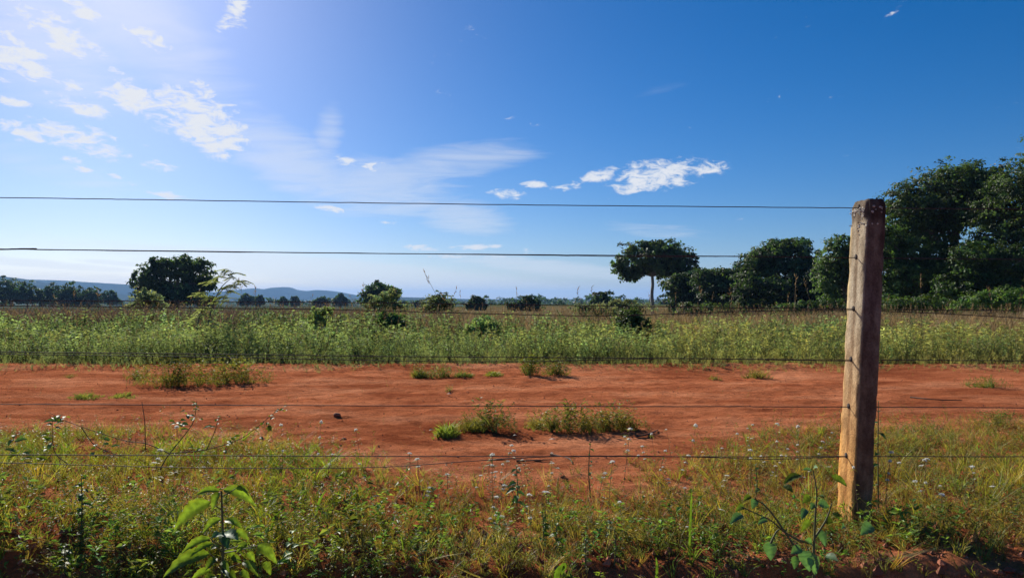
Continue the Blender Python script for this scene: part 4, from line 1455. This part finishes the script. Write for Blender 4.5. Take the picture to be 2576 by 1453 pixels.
D = 2.80
b = P(*Z9(790, 1000), D); b.z = float(gz(b.x, D)) - .02
plant = empty('broadleaf_plant', b, 'dull green broad-leaved plant in front of the post foot', 'plant', 'broad-leaved weeds')
stem_object(plant, [b, P(*Z9(795, 860), D), P(*Z9(800, 720), D)], .006, .0045)
for st in ([(800, 720), (810, 500), (820, 330), (790, 140)], [(640, 800), (480, 560), (380, 440), (290, 380)], [(760, 760), (640, 720), (520, 640), (420, 560), (180, 450)], [(800, 720), (900, 560), (950, 420)], [(760, 860), (740, 780)], [(430, 760), (480, 660), (520, 640)]):
    stem_object(plant, [P(*Z9(x, y), D) for x, y in st], .0045, .0022)
for (x0, y0, x1, y1, w, mt, tt) in [
        (690, 185, 540, 262, 70, 1, .55), (945, 190, 1078, 278, 60, 1, .5), (790, 135, 830, 120, 30, 0, 1), (780, 150, 700, 140, 30, 0, .9), (830, 420, 925, 455, 74, 0, 1.05), (800, 430, 770, 470, 50, 0, .9),
        (190, 515, 85, 598, 60, 0, 1), (205, 450, 130, 490, 50, 1, .55), (300, 385, 272, 470, 60, 0, .9), (260, 360, 200, 400, 44, 1, .5), (400, 560, 320, 600, 50, 0, .9), (730, 470, 690, 560, 54, 0, .9),
        (415, 745, 432, 905, 100, 0, 1.1), (690, 800, 600, 850, 70, 0, 1), (700, 820, 760, 1000, 130, 0, 1.05), (760, 850, 812, 1030, 110, 0, 1.1), (640, 870, 630, 980, 60, 0, 1), (780, 760, 720, 730, 50, 0, 1),
        (840, 645, 895, 790, 66, 0, 1.1), (760, 560, 690, 660, 54, 1, .6), (1290, 610, 1190, 690, 90, 0, .9), (880, 560, 960, 580, 60, 1, .35), (960, 500, 1010, 560, 56, 1, .6), (900, 860, 1000, 910, 60, 0, .8),
        (1060, 620, 1030, 640, 40, 0, 1), (540, 270, 620, 330, 50, 1, .5), (820, 350, 880, 380, 60, 1, .55), (760, 360, 700, 420, 60, 1, .5)]:
    k = D / F_PX * .2969
    leaf_object(plant, P(*Z9(x0, y0), D + rng.uniform(-.03, .03)), P(*Z9(x1, y1), D + rng.uniform(-.09, .01)), w * k * 1.15, (M_TEAL, M_BRIGHT)[mt], rng, (tt,) * 3, .08, (rng.uniform(-.3, .3), -.8, .6), .05)


def upright_weed(px, py_top, py_base, label, seed, leaf_px=22, n=9, mat=None, tint=(1, 1, 1), lean=0):
    """nettle-like upright weed: stem with drooping leaf pairs"""
    rng = np.random.default_rng(seed)
    g = on_ground(px, py_base)
    D = g.y
    root = empty('upright_weed', g, label, 'weed', 'upright leafy weeds')
    top = P(px + lean, py_top, D)
    stem_object(root, [g, (g + top) * .5 + Vector((rng.normal() * .01, 0, 0)), top], .004, .0018)
    k = D / F_PX
    for i in range(n):
        f = .25 + .75 * i / (n - 1)
        p = g * (1 - f) + top * f
        th = rng.uniform(0, 6.28) if i < n - 1 else 1.6
        ln = leaf_px * k * (1.15 - .45 * f) * rng.uniform(.8, 1.2)
        e = p + Vector((math.cos(th) * ln, math.sin(th) * ln * .8, -ln * rng.uniform(-.1, .6)))
        leaf_object(root, p, e, ln * .55, mat or M_BRIGHT, rng, tint, .12, (0, -.3, .95), .06)


upright_weed(1299, 1172, 1292, 'upright drooping-leaved weed standing by the soil near the centre', 701, 26, 12, M_TEAL, (.7, .75, .6))
upright_weed(1485, 1115, 1250, 'slender leafy weed with paired leaves right of the centre', 702, 14, 8, M_TEAL, (.9, .9, .7))
upright_weed(1365, 1285, 1390, 'bright green leafy weed low in the centre foreground', 703, 26, 16, M_BRIGHT, (.75, .85, .8))
upright_weed(1400, 1320, 1415, 'second bright green leafy weed beside the low central one', 704, 24, 14, M_BRIGHT, (.7, .8, .7))
upright_weed(1900, 1170, 1260, 'small drooping weed under the bottom wire left of the post', 705, 18, 8, M_TEAL, (.7, .8, .6))
upright_weed(205, 1195, 1330, 'dark stubby weed with hanging leaves at the left', 706, 30, 12, M_TEAL, (.5, .6, .45))
upright_weed(735, 1340, 1440, 'thin-leaved weed over the dark bank left of centre', 707, 40, 7, M_TEAL, (1.0, 1.05, .9))
upright_weed(1545, 1330, 1420, 'small-leaved green weed low on the bank right of centre', 708, 14, 14, M_BRIGHT, (.8, .8, .7))
upright_weed(1475, 1350, 1440, 'leafy green weed low on the bank near the bottom edge', 709, 16, 14, M_BRIGHT, (.75, .8, .7))
upright_weed(165, 1370, 1450, 'shaggy green weed at the lower left corner', 710, 30, 14, M_BRIGHT, (.5, .6, .6))
upright_weed(2210, 1010, 1290, 'twining weed with dark leaves climbing behind the post', 711, 24, 9, M_TEAL, (.45, .55, .4))


def grass_blade(pts_px, depth, w, label, seed):
    rng = np.random.default_rng(seed)
    pts = [P(x, y, depth) for x, y in pts_px]
    sp = smooth_path(pts, 6)
    n = len(sp)
    tan = unit(np.gradient(sp, axis=0))
    side = unit(np.cross(tan, np.array([.3, -1.0, .2])))
    nn = np.cross(side, tan)
    ww = w * np.sin(np.linspace(.35, 1, n) * math.pi) ** .6 * .5
    ww[-1] = .0003
    v = np.stack([sp - side * ww[:, None] + nn * ww[:, None] * .5, sp, sp + side * ww[:, None] + nn * ww[:, None] * .5], 1).reshape(-1, 3)
    i = np.arange(n - 1)[:, None] * 3 + np.arange(2)[None]
    q = np.stack([i, i + 1, i + 4, i + 3], -1).reshape(-1, 4)
    a = Acc()
    a.add(v, q, None, (.55, .62, .7))
    tag(a.obj('tall_grass', M_BRIGHT, None, True, pts[0]), label, 'grass', 'tall single grass blades', 'thing')


grass_blade([(1733, 1412), (1735, 1340), (1738, 1270), (1740, 1232)], 3.05, .012, 'single tall green grass blade standing left of the dull broad-leaved plant', 1)
grass_blade([(1403, 1470), (1400, 1440), (1420, 1420), (1412, 1445)], 2.8, .026, 'folded broad grass blade at the bottom edge near the centre', 2)
grass_blade([(1650, 1460), (1652, 1425), (1650, 1400)], 2.85, .012, 'short grass blade at the bottom edge right of centre', 3)
grass_blade([(795, 1290), (805, 1255), (822, 1230)], 3.5, .012, 'pale arching grass blade in the verge left of centre', 4)
grass_blade([(683, 1330), (690, 1300), (715, 1278)], 3.2, .010, 'pale bent grass blade right of the bright broad-leaved plant', 5)


# straggling shrub with long thin arms at the left
D = 3.95
g = on_ground(393, 1212)
shrub = empty('straggling_shrub', g, 'straggling shrub with long thin arching arms at the left', 'shrub')
arms = [
    [(393, 1210), (408, 1170), (427, 1140), (476, 1078), (490, 1048), (495, 1008)],
    [(427, 1140), (367, 1115), (311, 1107), (178, 1063), (122, 1036)],
    [(427, 1140), (520, 1130), (600, 1105), (645, 1075), (690, 1038), (715, 1024)],
    [(205, 1075), (240, 1120), (300, 1145), (352, 1160)],
    [(366, 1130), (364, 1060), (357, 1010)],
    [(520, 1130), (540, 1085), (552, 1046)],
    [(170, 1166), (140, 1140), (132, 1100), (132, 1052)],
]
rng = np.random.default_rng(650)
for i, ar in enumerate(arms):
    pts = [P(x, y, g.y + .0 + .03 * j) for j, (x, y) in enumerate(ar)]
    sp = smooth_path(pts, 5)
    a = Acc(); a.add(*tube(sp, np.linspace(.0045 if i == 0 else .003, .0014, len(sp)), 6))
    a.obj('branch', M_TWIG, shrub, True, g)
for (x, y, n, s) in [(495, 1018, 5, 12), (490, 1052, 6, 16), (455, 1068, 6, 20), (440, 1058, 4, 18), (480, 1035, 4, 12), (150, 1058, 6, 22), (135, 1078, 4, 24), (118, 1098, 4, 22), (118, 1128, 4, 22), (550, 1052, 5, 12),
                     (540, 1075, 4, 14), (710, 1030, 4, 12), (690, 1045, 4, 14), (670, 1062, 4, 14), (680, 1080, 3, 18), (640, 1085, 4, 14), (600, 1105, 4, 14), (250, 1095, 4, 14), (275, 1108, 4, 16), (235, 1128, 4, 16), (50, 1145, 5, 22), (90, 1160, 4, 22), (40, 1100, 4, 22), (570, 1120, 4, 16), (500, 1125, 4, 16)]:
    for _ in range(n):
        k = g.y / F_PX
        p = P(x + rng.normal() * 7, y + rng.normal() * 6, g.y + rng.normal() * .03)
        th = rng.uniform(0, 6.28)
        e = p + Vector((math.cos(th), math.sin(th) * .7, rng.uniform(-.5, .5))).normalized() * s * k * rng.uniform(.7, 1.3)
        t = rng.uniform(.5, 1.0)
        leaf_object(shrub, p, e, s * k * .55, M_BRIGHT if rng.random() < .6 else M_TEAL, rng, (t, t, t * .9), .1, (0, -.4, .9), .05)


# ------------------------------------------------------------------ white-flowered weeds
def flower_templates():
    rng = np.random.default_rng(801)
    out = []
    for k in range(7):
        h = 1.0
        tip = np.array([rng.normal() * .06, rng.normal() * .06, h])
        sp = smooth_path([np.zeros(3), tip * np.array([.2, .3, .5]) + np.array([rng.normal() * .02, 0, 0]), tip], 5)
        s = Acc(); s.add(*tube(sp, np.linspace(.0042, .003, len(sp)), 4))
        ms = s.mesh('flower_stem', M_REDSTEM, True)
        lf = Acc()
        heads = []
        nodes = [1.0] + ([.82] if k % 2 else []) + ([.62] if k % 3 == 0 else [])
        for f in nodes:
            c = np.array([np.interp(f, np.linspace(0, 1, len(sp)), sp[:, i]) for i in range(3)])
            hd = Acc()
            m = 26
            d = unit(rng.normal(size=(m, 3))); d[:, 2] = np.abs(d[:, 2]) * .8 + .05
            r = .033 if f == 1 else .026
            v, q = leaves(c + d * r * .3, d, rng.normal(size=(m, 3)), np.full(m, r * 1.0), np.full(m, r * .75), .15)
            hd.add(v, q, col=np.repeat(rng.uniform(.8, 1.05, (m, 1)) * np.ones(3), 4, 0))
            heads.append(hd.mesh('flower_head', M_PETAL))
            th = rng.uniform(0, 6.28) + np.arange(4) * 1.57
            al = np.stack([np.cos(th), np.sin(th), rng.uniform(-.7, .2, 4)], 1)
            v, q = leaves(np.tile(c - [0, 0, .008], (4, 1)), al, np.tile([0, 0, 1.], (4, 1)), rng.uniform(.05, .12, 4), np.full(4, .024), .06)
            lf.add(v, q, col=(1.5, 1.5, 1.2))
        n = 8
        f = rng.uniform(.05, .9, n)
        c = np.array([np.interp(f, np.linspace(0, 1, len(sp)), sp[:, i]) for i in range(3)]).T
        th = rng.uniform(0, 6.28, n)
        v, q = leaves(c, np.stack([np.cos(th), np.sin(th), rng.uniform(-.3, .7, n)], 1), np.tile([0, 0, 1.], (n, 1)), rng.uniform(.07, .13, n), np.full(n, .028), .06)
        lf.add(v, q, col=(1.3, 1.3, 1.0))
        out.append((ms, lf.mesh('flower_leaves', M_GRASS), heads))
    return out


FT = flower_templates()
frng = np.random.default_rng(811)


def flower(px, py_head, depth, label, group):
    """a white-flowered weed whose top head shows at that place"""
    head = P(px, py_head, depth)
    gx, gy = head.x + frng.normal() * .02, head.y + frng.normal() * .02
    z = float(gz(gx, gy))
    h = head.z - z
    if h < .06:
        return
    k = frng.integers(0, len(FT))
    ms, ml, hs = FT[k]
    root = empty('flowering_weed', (gx, gy, z - .005), label, 'flowering weed', group)
    root.rotation_euler = (frng.normal() * .12, frng.normal() * .14, frng.uniform(0, 6.28))
    # stem height follows the plant, heads keep their own size
    for nm, me in [('stem', ms), ('leaves', ml)] + [('flower_head', m) for m in hs]:
        o = bpy.data.objects.new(nm, me)
        COL.objects.link(o)
        o.parent = root
    s = h
    root.scale = (frng.choice([.22, .27, .32, .40]) * frng.uniform(.9, 1.1),) * 2 + (s,)


def flower_zone(n, x0, x1, y0, y1, d0, d1, label, group, power=1.0):
    for _ in range(n):
        px = frng.uniform(x0, x1)
        py = y0 + (y1 - y0) * frng.random() ** power
        flower(px, py, frng.uniform(d0, d1), label, group)


flower_zone(24, 1000, 1500, 1095, 1230, 3.7, 4.5, 'thin white-flowered weed before the soil near the centre', 'white flowers near the centre', .8)
flower_zone(46, 1500, 1900, 1055, 1260, 3.7, 5.0, 'thin white-flowered weed between the centre and the post', 'white flowers left of the post', .7)
flower_zone(52, 1880, 2110, 1055, 1250, 3.9, 5.4, 'thin white-flowered weed crowding left of the post', 'white flowers crowding beside the post', .7)
flower_zone(26, 2210, 2560, 1140, 1420, 3.2, 4.6, 'thin white-flowered weed in the verge right of the post', 'white flowers right of the post')
flower_zone(34, 900, 1950, 1230, 1400, 3.1, 3.7, 'short white-flowered weed low in the verge grass', 'white flowers low in the verge')
flower_zone(14, 350, 1000, 1060, 1240, 3.7, 4.4, 'thin white-flowered weed left of the centre', 'white flowers left of the centre')
flower(2160, 1176, 3.40, 'tall red-stemmed white-flowered weed standing against the post', None)


# ------------------------------------------------------------------ litter on the soil
def clod(px, py, s, label, seed, name='earth_clod', group='clods on the soil'):
    rng = np.random.default_rng(seed)
    g = on_ground(px, py)
    a = Acc()
    nu, nv = 12, 8
    v = []
    for i in range(nv):
        ph = math.pi * i / (nv - 1)
        for j in range(nu):
            th = 2 * math.pi * j / nu
            d = np.array([math.sin(ph) * math.cos(th), math.sin(ph) * math.sin(th), math.cos(ph)])
            r = 1 + .5 * float(fbm(d[0] * 1.7 + 5 + seed, d[1] * 1.7 + d[2] * 2.3, seed, 3))
            v.append(d * r * s * np.array([1.2, .9, .7]))
    i = np.arange(nv - 1)[:, None] * nu
    j = np.arange(nu)[None]
    q = np.stack([i + j, i + nu + j, i + nu + (j + 1) % nu, i + (j + 1) % nu], -1).reshape(-1, 4)
    a.add(np.array(v), q)
    o = a.obj(name, M_STONE, None, True)
    o.location = g + Vector((0, 0, s * .35))
    tag(o, label, 'clod', group)


clod(848, 1046, .030, 'rounded dark clod lying alone on the red soil', 901)
clod(865, 1106, .018, 'small flat clod on the soil below the round one', 902)
clod(1290, 1218, .016, 'little clod on the verge at the centre', 903)
crng = random.Random(3)


def crumbs():
    """loose crumbs of earth over the soil and the broken bank"""
    rng = np.random.default_rng(905)
    a = Acc()
    ico = np.array([[0, 0, 1], [.9, 0, .1], [.28, .86, -.05], [-.73, .53, .08], [-.73, -.53, -.06], [.28, -.86, .1], [0, 0, -.8]])
    t = np.array([[0, 1, 2], [0, 2, 3], [0, 3, 4], [0, 4, 5], [0, 5, 1], [6, 2, 1], [6, 3, 2], [6, 4, 3], [6, 5, 4], [6, 1, 5]])
    n1, n2 = 4500, 2600
    y = np.concatenate([3.9 + 7.2 * rng.random(n1) ** 1.1, rng.uniform(2.6, 3.35, n2)])
    x = rng.uniform(-1, 1, len(y)) * (.78 * y + .4)
    s = np.concatenate([.0025 + .008 * rng.random(n1) ** 6, .004 + .022 * rng.random(n2) ** 4])
    z = gz(x, y)
    v = ico[None] * (1 + .3 * rng.normal(size=(len(x), 7, 3))) * s[:, None, None] + np.stack([x, y, z + s * .25], 1)[:, None]
    off = (np.arange(len(x)) * 7)[:, None, None]
    a.add(v.reshape(-1, 3), None, (t[None] + off).reshape(-1, 3), np.repeat(rng.uniform(.75, 1.9, (len(x), 1)) * np.ones(3), 7, 0))
    tag(a.obj('earth_crumbs', M_STONE), 'loose crumbs of red earth scattered over the soil', 'crumbs', kind='stuff')


crumbs()


def stick(pts, r, label, seed):
    rng = np.random.default_rng(seed)
    g = [on_ground(x, y) + Vector((0, 0, .008)) for x, y in pts]
    sp = smooth_path(g, 5)
    a = Acc()
    a.add(*tube(sp, np.linspace(r, r * .5, len(sp)), 6))
    o = a.obj('fallen_stick', M_TWIG, None, True, g[0])
    tag(o, label, 'stick', 'sticks lying on the soil')


stick([(1230, 1160), (1270, 1156), (1305, 1154)], .006, 'dark fallen stick on the soil just above the centre verge', 1)
stick([(1300, 1162), (1345, 1160), (1385, 1158)], .006, 'dark fallen stick right of its neighbour above the centre verge', 2)
stick([(1600, 1100), (1630, 1094), (1655, 1083)], .008, 'bent dark stick at the right end of the broad weed patch', 3)
stick([(1385, 1145), (1430, 1155), (1440, 1168)], .007, 'thin pale curved stick below the broad weed patch', 4)
stick([(240, 1150), (290, 1152), (330, 1158)], .008, 'dark stick on the soil under the straggling shrub', 5)
stick([(2290, 1000), (2350, 1006), (2420, 1008)], .008, 'thin stick on the soil right of the post', 6)
for i, (px, py, s, lab) in enumerate([
        (1085, 1086, 13, 'pale dead leaf at the left tip of the tuft row'), (1100, 1098, 14, 'dead leaf under the bright green tuft'), (1390, 1112, 22, 'curled pinkish dead leaf below the broad weed patch'),
        (1130, 995, 14, 'pale dead leaf below the tiny seedling'), (1170, 1012, 9, 'tiny pale dead leaf mid soil'), (250, 1185, 20, 'pale dead leaf in the grass at left'),
        (975, 1430, 36, 'broad pale dead leaf on the bank near the bottom'), (850, 1350, 20, 'pinkish dead leaf on the bank left of centre'), (1085, 1270, 16, 'pale dead leaf in the verge left of centre'),
        (65, 1300, 18, 'small dead leaf in the grass at the left edge'), (1295, 1100, 12, 'tiny dead leaf left of the broad weed patch')]):
    rr_ = np.random.default_rng(950 + i)
    g = on_ground(px, py)
    k = g.y / F_PX
    th = rr_.uniform(-.5, .5)
    a0 = g + Vector((-math.cos(th) * s * k * .5, -math.sin(th) * s * k * .5, .012))
    a1 = g + Vector((math.cos(th) * s * k * .5, math.sin(th) * s * k * .5, .018))
    root = empty('dead_leaf', g, lab, 'leaf', 'dead leaves on the ground')
    leaf_object(root, a0, a1, s * k * .45, M_DEADLEAF, rr_, (1, 1, 1), .15, (0, -.3, 1), .02)


# ------------------------------------------------------------------ air
def haze():
    x0, x1, y0, y1, z0, z1 = -9100, 9100, -400, 12100, -16, 135
    v = [(x, y, z) for z in (z0, z1) for y in (y0, y1) for x in (x0, x1)]
    f = [(0, 2, 3, 1), (4, 5, 7, 6), (0, 1, 5, 4), (2, 6, 7, 3), (0, 4, 6, 2), (1, 3, 7, 5)]
    me = bpy.data.meshes.new('haze')
    me.from_pydata(v, [], f)
    m, N, L = new_mat('haze_air')
    out = N.new('ShaderNodeOutputMaterial')
    pv = N.new('ShaderNodeVolumePrincipled')
    pv.inputs['Color'].default_value = (0.30, 0.56, 1.0, 1)
    pv.inputs['Density'].default_value = 1.3e-4
    pv.inputs['Anisotropy'].default_value = 0.15
    pv.inputs['Density Attribute'].default_value = ''
    L.new(pv.outputs[0], out.inputs['Volume'])
    me.materials.append(m)
    o = bpy.data.objects.new('haze', me)
    COL.objects.link(o)
    tag(o, 'thin blue haze over the far fields and hills', 'haze', kind='stuff')


haze()
